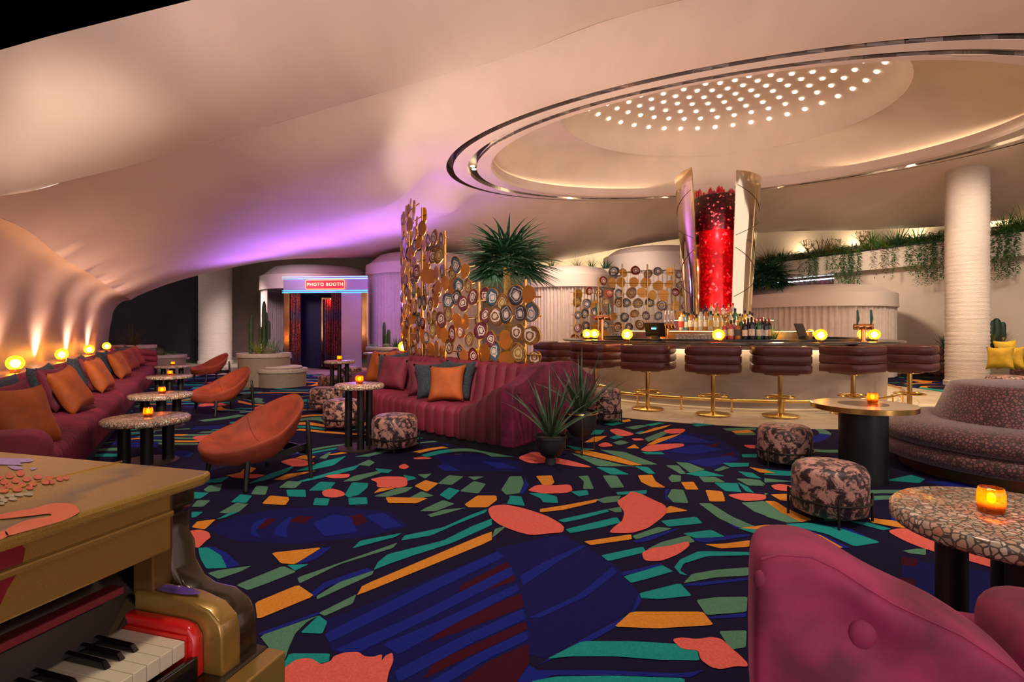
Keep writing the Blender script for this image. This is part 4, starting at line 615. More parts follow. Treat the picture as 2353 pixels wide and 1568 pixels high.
lc('plum', 11.75, 0.38, 0.66, 10, 0.35, 0.0, 'plum cushion beside the fourth orange cushion from the piano')
lc('rust', 13.3, 0.34, 0.66, 18, 0.4, 0.08, 'rust cushion, second from the far arm of the left sofa')
lc('blue', 13.6, 0.46, 0.68, 10, 0.3, 0.0, 'dark blue cushion between the two far rust cushions of the left sofa')
lc('rust', 14.5, 0.34, 0.67, 22, 0.4, 0.08, 'rust cushion next to the far ribbed arm of the left sofa')
lc('blue', 14.85, 0.40, 0.68, 20, 0.3, 0.0, 'dark blue cushion against the far ribbed arm of the left sofa')
g = 'cushions on the island sofa'
def ic(kind, deg, d, z, yaw, lean, roll, label, sc=1.0):
    P, B = po(math.radians(deg)*7.4); a = math.radians(yaw); f = -B; t = Vector((0, 0, 1)).cross(f); cushion(kind, P+B*d+Vector((0, 0, z)), f*math.cos(a)+t*math.sin(a), lean, roll, label, g, sc)
ic('orange', 45.4, 0.28, 0.635, 34, 0.38, 0.05, 'bright orange cushion in front of the dark blue pair on the island sofa', 0.93)
ic('blue', 48.2, 0.34, 0.645, 55, 0.35, 0.1, 'dark blue textured cushion left of the orange one on the island sofa', 0.95)
ic('plum', 50.5, 0.40, 0.66, 62, 0.36, 0.05, 'plum cushion behind the dark blue one, middle of the island sofa', 0.98)
ic('blue', 46.0, 0.50, 0.655, 10, 0.3, 0.0, 'dark blue cushion hidden behind the bright orange island cushion')
ic('plum', 58.0, 0.36, 0.665, 30, 0.38, 0.0, 'plum cushion in front of the blue one toward the far end of the island sofa', 1.08)
ic('blue', 60.5, 0.44, 0.675, 40, 0.32, 0.1, 'dark blue cushion between the plum and the far orange island cushion', 1.08)
ic('orange', 65.5, 0.42, 0.68, 30, 0.35, 0.02, 'orange cushion at the far left end of the island sofa', 1.15)
# ================================================================ TABLES, CANDLES, LAMPS
def rtable(label, loc, R, h, thick, legs, lr, base, legoff, group=None, topm=None):
    t = thing('round_table', label, 'table', loc, 0, group)
    e = 0.012; MB().lathe([(R-e, h-thick), (R, h-thick+e), (R, h-e), (R-e, h), (1e-5, h)], 56).build('tabletop', topm or TZ, t, auto=1.0)
    for i in range(legs):
        a = legoff+2*PI*i/legs; MB().lathe([(lr, 0.012), (lr, h-thick)], 20, (math.cos(a)*R*0.48, math.sin(a)*R*0.48, 0)).build('leg', BLKM, t)
    MB().lathe([(base, 0.0), (base, 0.010), (base-0.01, 0.014), (1e-5, 0.014)], 40).build('base_plate', mat('bronze_plate', (0.035, 0.02, 0.016), 0.5, 0.3), t)
    return t
CG = MB().lathe([(0.026, 0.0), (0.036, 0.004), (0.042, 0.035), (0.041, 0.070), (0.036, 0.088), (0.034, 0.088), (0.039, 0.068), (0.040, 0.035), (0.034, 0.022), (1e-5, 0.020)], 20, caps=False).mesh('glass', AMBERC)
CW = MB().sphere((0, 0, 0.052), 0.013, 10, 8, 1.4).mesh('flame', FLAME); CX0 = MB().lathe([(0.030, 0.022), (0.030, 0.036), (1e-5, 0.038)], 14).mesh('wax', mat('candle_wax', (0.9, 0.6, 0.2), 0.6))
def candle(P, label, sc=1.0, pw=0.6):
    t = thing('candle_holder', label, 'candle', P, random.random()*6, 'amber candle holders'); t.scale = (sc,)*3
    inst('glass', CG, t); inst('flame', CW, t); inst('wax', CX0, t)
    light('POINT', Vector(P)+Vector((0, 0, 0.06*sc)), pw, (1, 0.55, 0.12), 0.02, 'candle_light'); return t
BG = MB().sphere((0, 0, 0.115), 0.09, 24, 14).mesh('globe', AMBER)
BB = MB().sphere((0, 0, 0.108), 0.050, 14, 10).mesh('bulb', BULB)
BC = MB().lathe([(0.045, 0.0), (0.047, 0.03), (0.05, 0.042), (0.04, 0.046), (1e-5, 0.046)], 20).mesh('collar', BRASS)
def globe_lamp(P, label, group, pw=4, sc=1.0):
    t = thing('globe_lamp', label, 'lamp', P, 0, group); t.scale = (sc,)*3
    inst('globe', BG, t); inst('bulb', BB, t); inst('collar', BC, t)
    light('POINT', Vector(P)+Vector((0, 0, 0.105*sc)), pw, (1, 0.56, 0.16), 0.052, 'globe_light'); return t
names = ['nearest the piano', 'second from the piano', 'in the middle of the row', 'fourth from the piano', 'farthest from the piano']
for i, (u, v) in enumerate([(337, 958.7), (370, 905), (389, 863), (396, 840), (403, 822)]):
    P = G(u, v, 0.432); P.z = 0
    rtable('round pebble-terrazzo table along the left sofa, '+names[i], P, 0.365, 0.432, 0.055, 4, 0.052, 0.27, 0.6, 'terrazzo tables along the left sofa')
    candle(P+Vector((0.0, 0.02, 0.432)), 'amber glass candle on the terrazzo table '+names[i])
for i, (u, v, g_) in enumerate([(35, 830, 47.6), (142, 808, 33), (205, 796, 26.5), (245, 788, 22)]):
    s = [6.2, 8.85+0.7, 11.6, 13.9][i]
    k = (u-CX)/F; n = -1.86; s = n*(0.866-0.5*k)/(0.5+0.866*k)
    globe_lamp(NS(n, s, 0.76), 'glowing amber globe lamp on the ledge behind the left sofa, %s' % ['closest to the camera', 'second from the camera', 'third from the camera', 'farthest along'][i], 'globe lamps on the left ledge', 26)
globe_lamp(NS(-1.86, 5.15, 0.76), 'amber globe lamp on the left ledge cut by the picture edge', 'globe lamps on the left ledge', 7)
globe_lamp(pol(6.47, 74.5, 0.848), 'glowing amber globe lamp at the foot of the agate screen', 'globe lamps on the island shelf', 4)
globe_lamp(pol(6.15, 50, 0.83), 'amber globe lamp half hidden behind the agate slices', 'globe lamps on the island shelf', 4)
P = G(826, 882.3, 0.687); P.z = 0
rtable('slim terrazzo-topped table in front of the island sofa', P, 0.258, 0.687, 0.05, 3, 0.038, 0.235, 0.9); candle(P+Vector((0, 0, 0.687)), 'amber candle on the slim table in front of the island sofa')
P = G(780, 829, 0.72); P.z = 0
rtable('slim terrazzo table in front of the photo booth curtains', P, 0.26, 0.72, 0.05, 4, 0.035, 0.235, 0.3); candle(P+Vector((0, 0, 0.72)), 'amber candle on the slim table by the photo booth')
P = W(868, 812, 13.0); P.z = 0
rtable('terrazzo table behind the far end of the island sofa', P, 0.34, 0.72, 0.05, 3, 0.035, 0.22, 0.3)
# cream pedestal table on the right
P = G(1983, 928, 0.645); P.z = 0
t = thing('pedestal_table', 'cream-topped round table with brass rim on a black drum', 'table', P)
MB().lathe([(0.375, 0.60), (0.388, 0.603), (0.388, 0.643), (0.38, 0.645)], 56, caps=False).build('rim', BRASS, t); MB().lathe([(0.38, 0.60), (0.381, 0.644), (1e-5, 0.644)], 56).build('tabletop', mat('cream_lacquer', (0.66, 0.52, 0.34), 0.25, var=0.03), t)
MB().lathe([(0.185, 0.6445), (0.185, 0.6455), (1e-5, 0.6455)], 40).build('inlay', mat('bronze_inlay', (0.15, 0.09, 0.06), 0.2, 0.4), t); MB().lathe([(0.18, 0), (0.18, 0.60)], 40).build('drum', BLKM, t)
candle(P+Vector((0.10, 0.03, 0.6455)), 'amber candle on the cream table near the bar')
rtable('large pebble-terrazzo table cut by the right edge of the picture', (1.76, 1.9, 0), 0.365, 0.62, 0.062, 4, 0.05, 0.27, 0.95); candle((1.70, 1.93, 0.62), 'large amber candle on the terrazzo table at the right edge', 1.0, 0.6)
# ================================================================ OTTOMANS
def ottoman(P, label, D=0.46, H=0.37, m=CRUSH, rz=0.4):
    t = thing('ottoman', label, 'ottoman', P, rz, 'crushed velvet ottomans'); R = D/2
    MB().lathe([(R*0.80, 0.045), (R*0.95, 0.06), (R, 0.11), (R, 0.2), (R*1.01, H-0.08), (R*0.985, H-0.045), (R*0.90, H-0.015), (R*0.75, H), (R*0.4, H+0.008), (1e-5, H+0.01)], 48).build('cushion', m, t, auto=3)
    MB().tube([(R*1.06*math.cos(a*PI/20), R*1.06*math.sin(a*PI/20), 0.145) for a in range(40)], 0.0085, 8, True).build('frame_ring', BLKB, t)
    for k in range(4):
        a = k*PI/2+0.35; MB().lathe([(0.0085, 0), (0.0085, 0.185), (0.006, 0.19)], 10, (R*1.09*math.cos(a), R*1.09*math.sin(a), 0)).build('leg', BLKB, t)
    return t
BLKB = mat('bronze_black_metal', (0.02, 0.015, 0.012), 0.4, 0.6)
ottoman(G(1906, 1190), 'crushed velvet ottoman nearest the camera, in front of the pedestal table', rz=0.9)
ottoman(G(1803, 1068), 'crushed velvet ottoman standing on the carpet left of the pedestal table', 0.47, rz=0.2)
ottoman(G(907, 1034), 'pink crushed velvet ottoman right of the slim table by the island sofa', 0.475, rz=1.4)
ottoman(G(787, 985), 'crushed velvet ottoman behind the legs of the slim table', 0.475, rz=2.2)
ottoman(G(750, 945), 'crushed velvet ottoman left of the slim table, half behind another', 0.50, rz=3.0)
ottoman(G(762, 904), 'crushed velvet ottoman in the row toward the photo booth', 0.52, rz=4.0)
ottoman(W(806, 866, 13.2).to_2d().to_3d(), 'crushed velvet ottoman beside the far table legs', 0.52, rz=1.0)
ottoman(G(1391, 970), 'crushed velvet ottoman between the potted aloe and the foot rail', 0.42, 0.46, rz=0.7)
# ================================================================ ARMCHAIRS
def armchair(loc, rz, label):
    t = thing('lounge_chair', label, 'armchair', loc, rz, 'rust velvet lounge chairs')   # local +x = front
    def surf(r, th, off):
        c, s = math.cos(th), math.sin(th); back = max(0, -c)**1.25; front = max(0, c); q = (abs(c)**2.7+abs(s)**2.7)**(-1/2.7)
        x = r*c*q*(0.38 if c > 0 else 0.28)-back*r**3*0.10+0.02; y = r*s*q*0.385*(1-0.22*back*r); z = 0.275+0.10*r*r*(1-0.35*front)+back*0.315*r**3+abs(s)**2*0.055*r**3*(1-0.6*front)
        if front > 0: z -= 0.03*front*r**3
        return Vector((x, y, z))
    N = 36; top = [[surf(max(r, 0.001), 2*PI*i/N, 0) for i in range(N)] for r in (0.001, 0.2, 0.4, 0.6, 0.75, 0.88, 0.95, 1.0)]
    c0 = Vector((0.02, 0, 0.34)); rim = top[-1]
    lip = [[p+Vector((0.012*math.cos(2*PI*i/N), 0.012*math.sin(2*PI*i/N), -0.022)) for i, p in enumerate(rim)]]
    def under(k, dz): return [Vector((c0.x+(p.x-c0.x)*k, p.y*k, max(0.205, 0.27+(p.z-0.27)*k**1.6-dz))) for p in rim]
    rows = top+lip+[under(1.0, 0.06), under(0.975, 0.105), under(0.90, 0.14), under(0.75, 0.15), under(0.5, 0.13), under(0.01, 0.10)]
    MB().grid(rows, close_u=True).build('shell', RUST, t, auto=3)
    # seam across the seat
    pts = [surf(r, th, 0)+Vector((0, 0, 0.002)) for r, th in [(0.97, 1.9), (0.7, 2.0), (0.4, 2.3), (0.28, PI), (0.4, -2.3), (0.7, -2.0), (0.97, -1.9)]]; MB().tube(catmull(pts, 5), 0.0035, 6).build('seam', mat('rust_piping', (0.15, 0.02, 0.006), 0.8), t)
    def leg(x, y, zt, dx, dy): MB().tube([(x, y, zt+0.012), (x, y, zt), (x+dx*0.2, y+dy*0.2, zt*0.8), (x+dx*0.5, y+dy*0.5, zt*0.5), (x+dx*0.95, y+dy*0.95, 0.03), (x+dx, y+dy, 0.012), (x+dx, y+dy, 0.0)], [0.008, 0.016, 0.020, 0.022, 0.014, 0.018, 0.014], 12).build('leg', BLKM, t, auto=3)
    for s in (-1, 1):
        leg(0.22, s*0.30, 0.33, 0.04, s*0.03); leg(-0.27, s*0.335, 0.49, -0.02, s*0.02)
        mb = MB(); mb.prism([(0.27, 0.29), (0.27, 0.235), (0.0, 0.20), (-0.30, 0.255), (-0.30, 0.30), (0.0, 0.26)], lambda p: (p[0], s*0.315, p[1]), lambda p: (p[0]+0.0, s*0.295, p[1])); mb.build('side_rail', BLKM, t, smooth=False)
    for x in (0.25, -0.28): MB().box(x-0.012, x+0.012, -0.31, 0.31, 0.20, 0.27).build('cross_rail', BLKM, t, smooth=False, bevel=0.005)
    return t
fa = -2.22
armchair((-2.17, 4.62, 0), fa, 'rust velvet lounge chair nearest the camera, in front of the gold piano')
armchair((-4.36, 8.2, 0), fa, 'rust velvet lounge chair in the middle of the row of three')
armchair((-7.25, 13.1, 0), fa, 'rust velvet lounge chair farthest from the camera near the white column')
# ================================================================ ROUND SETTEE on the right
t = thing('round_settee', 'round mauve reptile-patterned settee with a central backrest at the right edge', 'settee', (4.55, 4.85, 0))
MB().lathe([(0.90, 0.0), (0.90, 0.10)], 64).build('plinth', mat('bronze_plinth', (0.20, 0.10, 0.04), 0.3, 0.8), t)
MB().lathe([(0.96, 0.10), (1.03, 0.12), (1.06, 0.18), (1.04, 0.24), (0.98, 0.262)], 64, caps=False).build('lower_roll', REPT, t, auto=3)
MB().lathe([(0.98, 0.262), (1.04, 0.275), (1.075, 0.33), (1.05, 0.40), (0.96, 0.445), (0.75, 0.46), (0.3, 0.46)], 64, caps=False).build('seat', REPT, t, auto=3)
MB().lathe([(0.64, 0.45), (0.625, 0.50), (0.53, 0.745), (0.51, 0.772), (0.47, 0.785), (0.3, 0.80), (1e-5, 0.805)], 64).build('backrest', REPT, t, auto=1.2)
# ================================================================ FRONT BURGUNDY SOFA (right corner)
fs = thing('tufted_sofa', 'plum velvet sofa with a buttoned scroll arm in the near right corner', 'sofa', (0, 0, 0))
O = Vector((0.505, 1.09, 0)); AX = Vector((0.94, -0.341, 0)).normalized(); AY = Vector((0.341, 0.94, 0)).normalized()
def onarm(u, v, d=0.09):
    k = (u-CX)/F; B0 = O+AY*d; p = (k*B0.y-B0.x)/(AX.x-k*AX.y); return (p, HC+(HZ-v)/F*(B0.y+AX.y*p))
topl = [onarm(u, v) for u, v in [(1724, 1262), (1737, 1232), (1775, 1222), (1845, 1226), (1900, 1252), (1960, 1291), (2020, 1326), (2085, 1356), (2160, 1390), (2215, 1425), (2270, 1462), (2320, 1502), (2346, 1540)]]
prof = [(topl[0][0]-0.004, 0.05), (topl[0][0]-0.004, topl[0][1]-0.06)]+topl+[(topl[-1][0]+0.004, topl[-1][1]-0.06), (topl[-1][0]+0.004, 0.05)]
n = len(prof)
def FP(p, d): return O+AX*p[0]+AY*d+Vector((0, 0, p[1]))
mb = MB(); rows = []
cxm, czm = 0.20, 0.45
for d, k in [(-0.014, 0.86), (-0.013, 0.93), (-0.006, 0.975), (0.02, 0.992), (0.09, 1.0), (0.15, 0.992), (0.18, 0.97), (0.19, 0.9)]:
    rows.append([FP((cxm+(x-cxm)*k, czm+(z-czm)*(k if z > 0.1 else 1)), d) for x, z in prof])
mb.grid(rows, close_u=True); mb.add(rows[-1], [tuple(range(n))])
FRN = []                                                    # front face as a dimpled sheet
R0 = rows[0]; ctr = O+AX*cxm+AY*(-0.014)+Vector((0, 0, 0.45)); bp = onarm(1988, 1468, -0.012); btn = FP(bp, 0)
ringl = [R0]
for k in (0.85, 0.7, 0.55, 0.4, 0.25, 0.12, 0.03):
    ringl.append([ctr.lerp(p, k) for p in R0])
def dim(p):
    d = (p-btn).length; return p+AY*(0.03*math.exp(-(d/0.05)**2)+0.004*math.sin(p.z*23+p.x*17))
ringl = [[dim(p) for p in r] if i else r for i, r in enumerate(ringl)]
mb.grid(ringl, close_u=True)
am = mb.build('arm', PLUMN, fs, auto=3); ss = am.modifiers.new('sub', 'SUBSURF'); ss.levels = 2; ss.render_levels = 2
b2 = MB().sphere((0, 0, 0), 0.026, 16, 8, 1.0); b2.v = [tuple(btn+AX*x*0.95+AY*(y*0.35+0.006)+Vector((0, 0, z*1.15))) for x, y, z in b2.v]; b2.build('button', PLUMN, am, auto=3)
b3 = MB().sphere((0, 0, 0), 0.018, 14, 8, 1.0); b3.v = [tuple(FP(onarm(1748, 1330, 0.0), 0)+AX*x*0.8+AY*(y*0.4-0.006)+Vector((0, 0, z*1.1))) for x, y, z in b3.v]; b3.build('button', PLUMN, am, auto=3)
MB().tube([FP((cxm+(x-cxm)*0.985, czm+(z-czm)*0.972), -0.009) for x, z in prof[3:-2]], 0.0022, 6).build('piping', PLUMN, am)
# seat and back that run out of the picture behind the arm
mb = MB(); mb.box(0.46, 2.2, 0.22, 0.85, 0.08, 0.42, Matrix.Translation(O) @ Matrix((AX, AY, Vector((0, 0, 1)))).transposed().to_4x4()); mb.build('seat', PLUMN, fs, bevel=0.06, seg=4)
mb = MB(); mb.box(0.47, 2.2, 0.11, 0.40, 0.08, 0.69, Matrix.Translation(O) @ Matrix((AX, AY, Vector((0, 0, 1)))).transposed().to_4x4()); mb.build('backrest', PLUMN, fs, bevel=0.07, seg=4)
# ================================================================ BAR
bar = thing('bar_counter', 'round island bar with pale concrete front and dark stone top', 'bar', CB)
MB().lathe([(3.0, 0.0), (2.95, 0.015), (2.93, 0.08), (2.95, 0.5), (2.97, 0.94)], 128, caps=False).build('front', CONC, bar, auto=3)
MB().lathe([(3.08, 0.0), (3.08, 0.03), (2.92, 0.03)], 128, caps=False).build('kick_step', mat('step_stone', (0.6, 0.5, 0.38), 0.4), bar)
MB().lathe([(2.97, 0.945), (3.06, 0.945), (3.06, 1.02), (2.97, 1.02)], 128, caps=False).build('trim_band', MOSAIC, bar)
MB().lathe([(3.00, 0.9435), (3.05, 0.9435)], 128, caps=False).build('led_strip', emis('bar_led', (1, 0.74, 0.40), 17), bar, fix=False)
MB().lathe([(2.30, 1.03), (3.20, 1.03), (3.22, 1.04), (3.22, 1.062), (3.20, 1.07), (2.30, 1.07)], 128, caps=False).build('countertop', STONE, bar)
MB().lathe([(2.42, 1.072), (2.42, 1.105), (2.78, 1.105), (2.78, 1.072)], 128, caps=False).build('rail_mat', BLKM, bar)
MB().lathe([(2.30, 0.2), (2.30, 1.03)], 96, caps=False).build('inner_wall', NAVYB, bar)
fr = thing('foot_rail', 'polished brass foot rail circling the bar', 'foot rail', CB)
def cp(R, deg, z): a = math.radians(deg); return Vector((-R*math.sin(a), -R*math.cos(a), z))
MB().tube([cp(3.17, i*3, 0.175) for i in range(120)], 0.024, 10, True).build('rail', BRASS, fr)
for k in range(-5, 8):
    a = k*13.5+3.4; MB().tube([cp(3.17, a, 0.0), cp(3.17, a, 0.01), cp(3.17, a, 0.16), cp(3.17, a, 0.205)], [0.03, 0.013, 0.013, 0.030], 10).build('bracket', BRASS, fr)
# ---- stools
def stool():
    t = thing('bar_stool', 'x', 'bar stool', (0, 0, 0), 0, 'leather bar stools along the bar')     # local +y faces the bar
    MB().lathe([(0.235, 0), (0.245, 0.008), (0.245, 0.024), (0.235, 0.030), (0.06, 0.036), (0.04, 0.05)], 48).build('base', BRASS, t)
    MB().lathe([(0.034, 0.03), (0.034, 0.62)], 24).build('pole', BRASS, t)
    fr_ = MB().tube([(0.20*math.cos(a*PI/20), 0.20*math.sin(a*PI/20), 0.285) for a in range(40)], 0.012, 8, True)
    for a in (0.5, 2.6, 4.7): fr_.tube([(0.03*math.cos(a), 0.03*math.sin(a), 0.285), (0.2*math.cos(a), 0.2*math.sin(a), 0.285)], 0.008, 6)
    fr_.build('foot_ring', BRASS, t)
    def U(x, y, r, k): # rounded U outline
        return
    a, b, rc = 0.315, 0.26, 0.11
    path = [(a, 0.27), (a, 0.10), (a, -b+rc)]+[(a-rc+rc*math.cos(q), -b+rc-rc*math.sin(q)) for q in np.linspace(0.2, PI/2, 6)]+[(-(a-rc)+rc*math.cos(q), -b+rc-rc*math.sin(q)) for q in np.linspace(PI/2, PI-0.2, 6)]+[(-a, -b+rc), (-a, 0.10), (-a, 0.27)]
    for lv in range(3):
        z0 = 0.645+lv*0.128; z1 = z0+0.126; rows = []
        for i, p in enumerate(path):
            p0, p1 = Vector(path[max(i-1, 0)]), Vector(path[min(i+1, len(path)-1)]); d = (p1-p0).normalized(); nn = Vector((d.y, -d.x)); c = Vector(p); th = 0.075; k = 1 if 0 < i < len(path)-1 else 0.55; row = []
            for (o_, z) in [(-0.02, z0), (0.0, z0+0.012), (0.014, z0+0.045), (0.014, z1-0.045), (0.0, z1-0.012), (-0.02, z1), (-th+0.015, z1), (-th, z1-0.02), (-th, z0+0.02), (-th+0.015, z0)]:
                q = c-nn*(-o_*k if o_ > 0 else -o_) if False else c+(-nn)*(-o_); row.append(Vector((q.x, q.y, z)))
            rows.append(row)
        mb = MB(); mb.grid(rows, close_u=True); mb.add(rows[0], [tuple(range(10))]); mb.add(rows[-1], [tuple(range(10))]); mb.build('back_roll', LEATH, t, auto=1.0)
    mb = MB(); mb.box(-0.25, 0.25, -0.2, 0.26, 0.61, 0.74); mb.build('seat', LEATH, t, bevel=0.05, seg=3)
    MB().lathe([(0.12, 0.595), (0.12, 0.615)], 24).build('seat_plate', BRASS, t)
    return t
st = stool()
SP = [(-74, 3.62), (-54.5, 3.52), (-37.7, 3.52), (-21.6, 3.60), (-6.6, 3.52), (12.8, 3.42), (30, 3.56)]
nm = ['half behind the island sofa end, leftmost', 'second from the left', 'third from the left', 'fourth from the left', 'fifth from the left', 'second from the right, behind the cream table', 'rightmost, beside the white column']
rzx = [0.25, 0.1, 0.22, 0.0, -0.28, 0.30, 0.30]
for i, (a, R) in enumerate(SP):
    P = CB+Vector((R*math.sin(math.radians(a)), -R*math.cos(math.radians(a)), 0)); rz = math.atan2(CB.y-P.y, CB.x-P.x)-PI/2+rzx[i]*0.8; lab = 'oxblood leather bar stool on a brass pole, '+nm[i]
    if i == 0: st.location = P; st.rotation_euler = (0, 0, rz); st['label'] = lab
    else: dup(st, P, rz, lab)
# ---- bar lamps
for i, (u, v, Y, w) in enumerate([(1349, 766, 10.6, 'left one of the twin lamps'), (1366, 766, 10.9, 'right one of the twin lamps'), (1441, 767, 8.95, 'above the third bar stool'), (1651, 769, 8.35, 'in front of the bottles'), (1886, 769, 8.30, 'by the slanted screen'), (1862, 764, 12.8, 'behind the slanted screen'), (2009, 769, 8.9, 'at the right end of the bar'), (1982, 768, 10.5, 'behind the beer tap')]):
    P = W(u, v, Y); P.z = 1.07; globe_lamp(P, 'glowing amber globe lamp on the bar, '+w, 'globe lamps on the bar', 2)
# ---- tower
tw = thing('bar_tower', 'tall flared gold tower around a red crystal core rising from the middle of the bar', 'tower', CB)
va = math.atan2(-CB.y, -CB.x)                                   # direction to the camera
GOLDS = mat('mirror_gold_shell', (0.95, 0.82, 0.58), 0.07, 1.0, bump=0.03, bscale=2.0)
def shell(a0, a1, z1a, z1b, nm):
    rows, rin = [], []
    for j in range(13):
        r0, r1 = [], []
        for i in range(25):
            f = i/24; a = va+a0+(a1-a0)*f; zt = z1a+(z1b-z1a)*f; z = 1.45+(zt-1.45)*j/12; R = 0.66+0.20*((z-1.45)/3.0)**1.25; r0.append((R*math.cos(a), R*math.sin(a), z)); r1.append(((R-0.03)*math.cos(a), (R-0.03)*math.sin(a), z))
        rows.append(r0); rin.append(r1)
    mb = MB(); mb.grid(rows); mb.grid(rin); mb.grid([rows[-1], rin[-1]]); mb.grid([[r[0] for r in rows], [r[0] for r in rin]]); mb.grid([[r[-1] for r in rows], [r[-1] for r in rin]])
    o = mb.build('gold_shell', GOLDS, tw, auto=0.7)
    sm = MB()
    for z0, z1 in [(4.1, 3.2), (3.1, 3.9), (2.9, 1.9), (1.9, 2.7)]:
        sm.tube([((0.664+0.20*((z-1.45)/3.0)**1.25)*math.cos(a), (0.664+0.20*((z-1.45)/3.0)**1.25)*math.sin(a), z) for f in np.linspace(0.02, 0.7, 14) for a, z in [(va+a0+(a1-a0)*f, z0+(z1-z0)*f)]], 0.005, 5)
    sm.build('seam', mat('dark_seam', (0.12, 0.08, 0.03), 0.4, 0.8), o)
shell(math.radians(24), math.radians(165), 4.36, 4.30, 'r'); shell(math.radians(-34), math.radians(-165), 4.52, 4.36, 'l')
def glitter(name, c1, c2, s):
    m = bpy.data.materials.new(name); m.use_nodes = True; nt = m.node_tree; b = nt.nodes['Principled BSDF']; b.inputs['Roughness'].default_value = 0.3; b.inputs['Metallic'].default_value = 0.3
    tc = nt.nodes.new('ShaderNodeTexCoord'); v = nt.nodes.new('ShaderNodeTexVoronoi'); v.inputs['Scale'].default_value = s; nt.links.new(tc.outputs['Object'], v.inputs['Vector']); sp = nt.nodes.new('ShaderNodeSeparateColor'); nt.links.new(v.outputs['Color'], sp.inputs[0])
    r = ramp(nt, sp.outputs[0], [(0, c1), (0.7, c2), (0.95, (0.9, 0.25, 0.3))]); nt.links.new(r.outputs[0], b.inputs['Base Color'])
    bp = nt.nodes.new('ShaderNodeBump'); bp.inputs['Strength'].default_value = 1; bp.inputs['Distance'].default_value = 0.03; nt.links.new(sp.outputs[1], bp.inputs['Height']); nt.links.new(bp.outputs[0], b.inputs['Normal']); return m
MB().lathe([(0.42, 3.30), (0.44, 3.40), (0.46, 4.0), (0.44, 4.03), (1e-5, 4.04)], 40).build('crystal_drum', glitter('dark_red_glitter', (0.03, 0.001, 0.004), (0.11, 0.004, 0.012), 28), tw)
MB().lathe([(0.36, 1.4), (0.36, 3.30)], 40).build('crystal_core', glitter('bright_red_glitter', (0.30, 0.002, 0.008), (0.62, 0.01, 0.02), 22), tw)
CRY = mat('red_crystal', (0.55, 0.01, 0.03), 0.12, coat=0.5)
cm = MB().lathe([(0.036, 0), (0.038, 0.15), (0.03, 0.19), (1e-4, 0.235)], 6, caps=False).mesh('crystal', CRY, smooth=False)
for k in range(22):
    a = random.random()*2*PI; r = 0.40*math.sqrt(random.random()); inst('crystal', cm, tw, (r*math.cos(a), r*math.sin(a), 4.0), (random.uniform(-0.25, 0.25), random.uniform(-0.25, 0.25), a), random.uniform(0.6, 1.15))
for z, pw in [(3.22, 16), (1.75, 9), (2.4, 4)]:
    P = CB+Vector((0.62*math.cos(va), 0.62*math.sin(va), z)); light('POINT', P, pw, (1, 0.08, 0.08), 0.05, 'tower_red_light')
# ---- back-bar tiers
tr = thing('bottle_display', 'tiered round bottle shelf around the foot of the gold tower', 'shelf', CB)
MB().lathe([(1.75, 0.3), (1.75, 1.24), (1.72, 1.25), (1.0, 1.25)], 72, caps=False).build('lower_tier', mat('tier_brass', (0.5, 0.3, 0.12), 0.3, 0.9), tr)
MB().lathe([(1.05, 1.25), (1.05, 1.46), (0.3, 1.46)], 64, caps=False).build('upper_tier', MATS['tier_brass'], tr)
MB().lathe([(1.77, 1.225), (1.77, 1.24)], 72, caps=False).build('led_strip', WARMS, tr); MB().lathe([(1.07, 1.44), (1.07, 1.455)], 64, caps=False).build('led_strip', WARMS, tr)
def bglass(n, c, r=0.15): return mat('bottle_'+n, c, r, coat=0.6, var=0.1, scale=12)
BCOL = [bglass('clear', (0.42, 0.40, 0.36)), bglass('amber', (0.32, 0.11, 0.015)), bglass('green', (0.02, 0.12, 0.02)), bglass('black', (0.008, 0.007, 0.01)), bglass('gold', (0.50, 0.32, 0.06)), bglass('rose', (0.40, 0.06, 0.05)), bglass('blue', (0.08, 0.18, 0.26))]
LBL = [mat('label_cream', (0.62, 0.55, 0.45), 0.6, var=0.2, scale=40), mat('label_red', (0.45, 0.04, 0.03), 0.6, var=0.2, scale=40), mat('label_dark', (0.05, 0.05, 0.06), 0.6, var=0.3, scale=40), mat('label_gold', (0.45, 0.3, 0.08), 0.4, 0.3)]
CAP = [mat('cap_black', (0.01, 0.01, 0.01), 0.4), mat('cap_gold', (0.6, 0.4, 0.12), 0.3, 0.9), mat('cap_red', (0.3, 0.02, 0.03), 0.4)]
SH = [[(0.036, 0), (0.038, 0.01), (0.038, 0.185), (0.033, 0.21), (0.016, 0.24), (0.0145, 0.29)], [(0.042, 0), (0.044, 0.01), (0.044, 0.16), (0.030, 0.19), (0.014, 0.20), (0.014, 0.255)], [(0.034, 0), (0.036, 0.02), (0.048, 0.17), (0.04, 0.2), (0.016, 0.22), (0.015, 0.27)]]
BMESH = {}
def bottle(P, shp, col, lb, cap, label, sc=1.0, group='bottles on the bar'):
    key = (shp, col)
    if key not in BMESH: BMESH[key] = MB().lathe(SH[shp], 14).mesh('glass', BCOL[col])
    k2 = ('l', shp, lb)
    if k2 not in BMESH: r = 0.0395 if shp == 0 else 0.0455 if shp == 1 else 0.046; BMESH[k2] = MB().lathe([(r, 0.05), (r+(0.004 if shp == 2 else 0), 0.14)], 14, caps=False).mesh('paper_label', LBL[lb])
    k3 = ('c', shp, cap); h = SH[shp][-1][1]
    if k3 not in BMESH: BMESH[k3] = MB().lathe([(0.0165, h-0.045), (0.0165, h+0.004), (1e-5, h+0.006)], 10, caps=False).mesh('cap', CAP[cap])
    t = thing('bottle', label, 'bottle', P, random.random()*6, group); t.scale = (sc,)*3; inst('glass', BMESH[key], t); inst('paper_label', BMESH[k2], t); inst('cap', BMESH[k3], t)
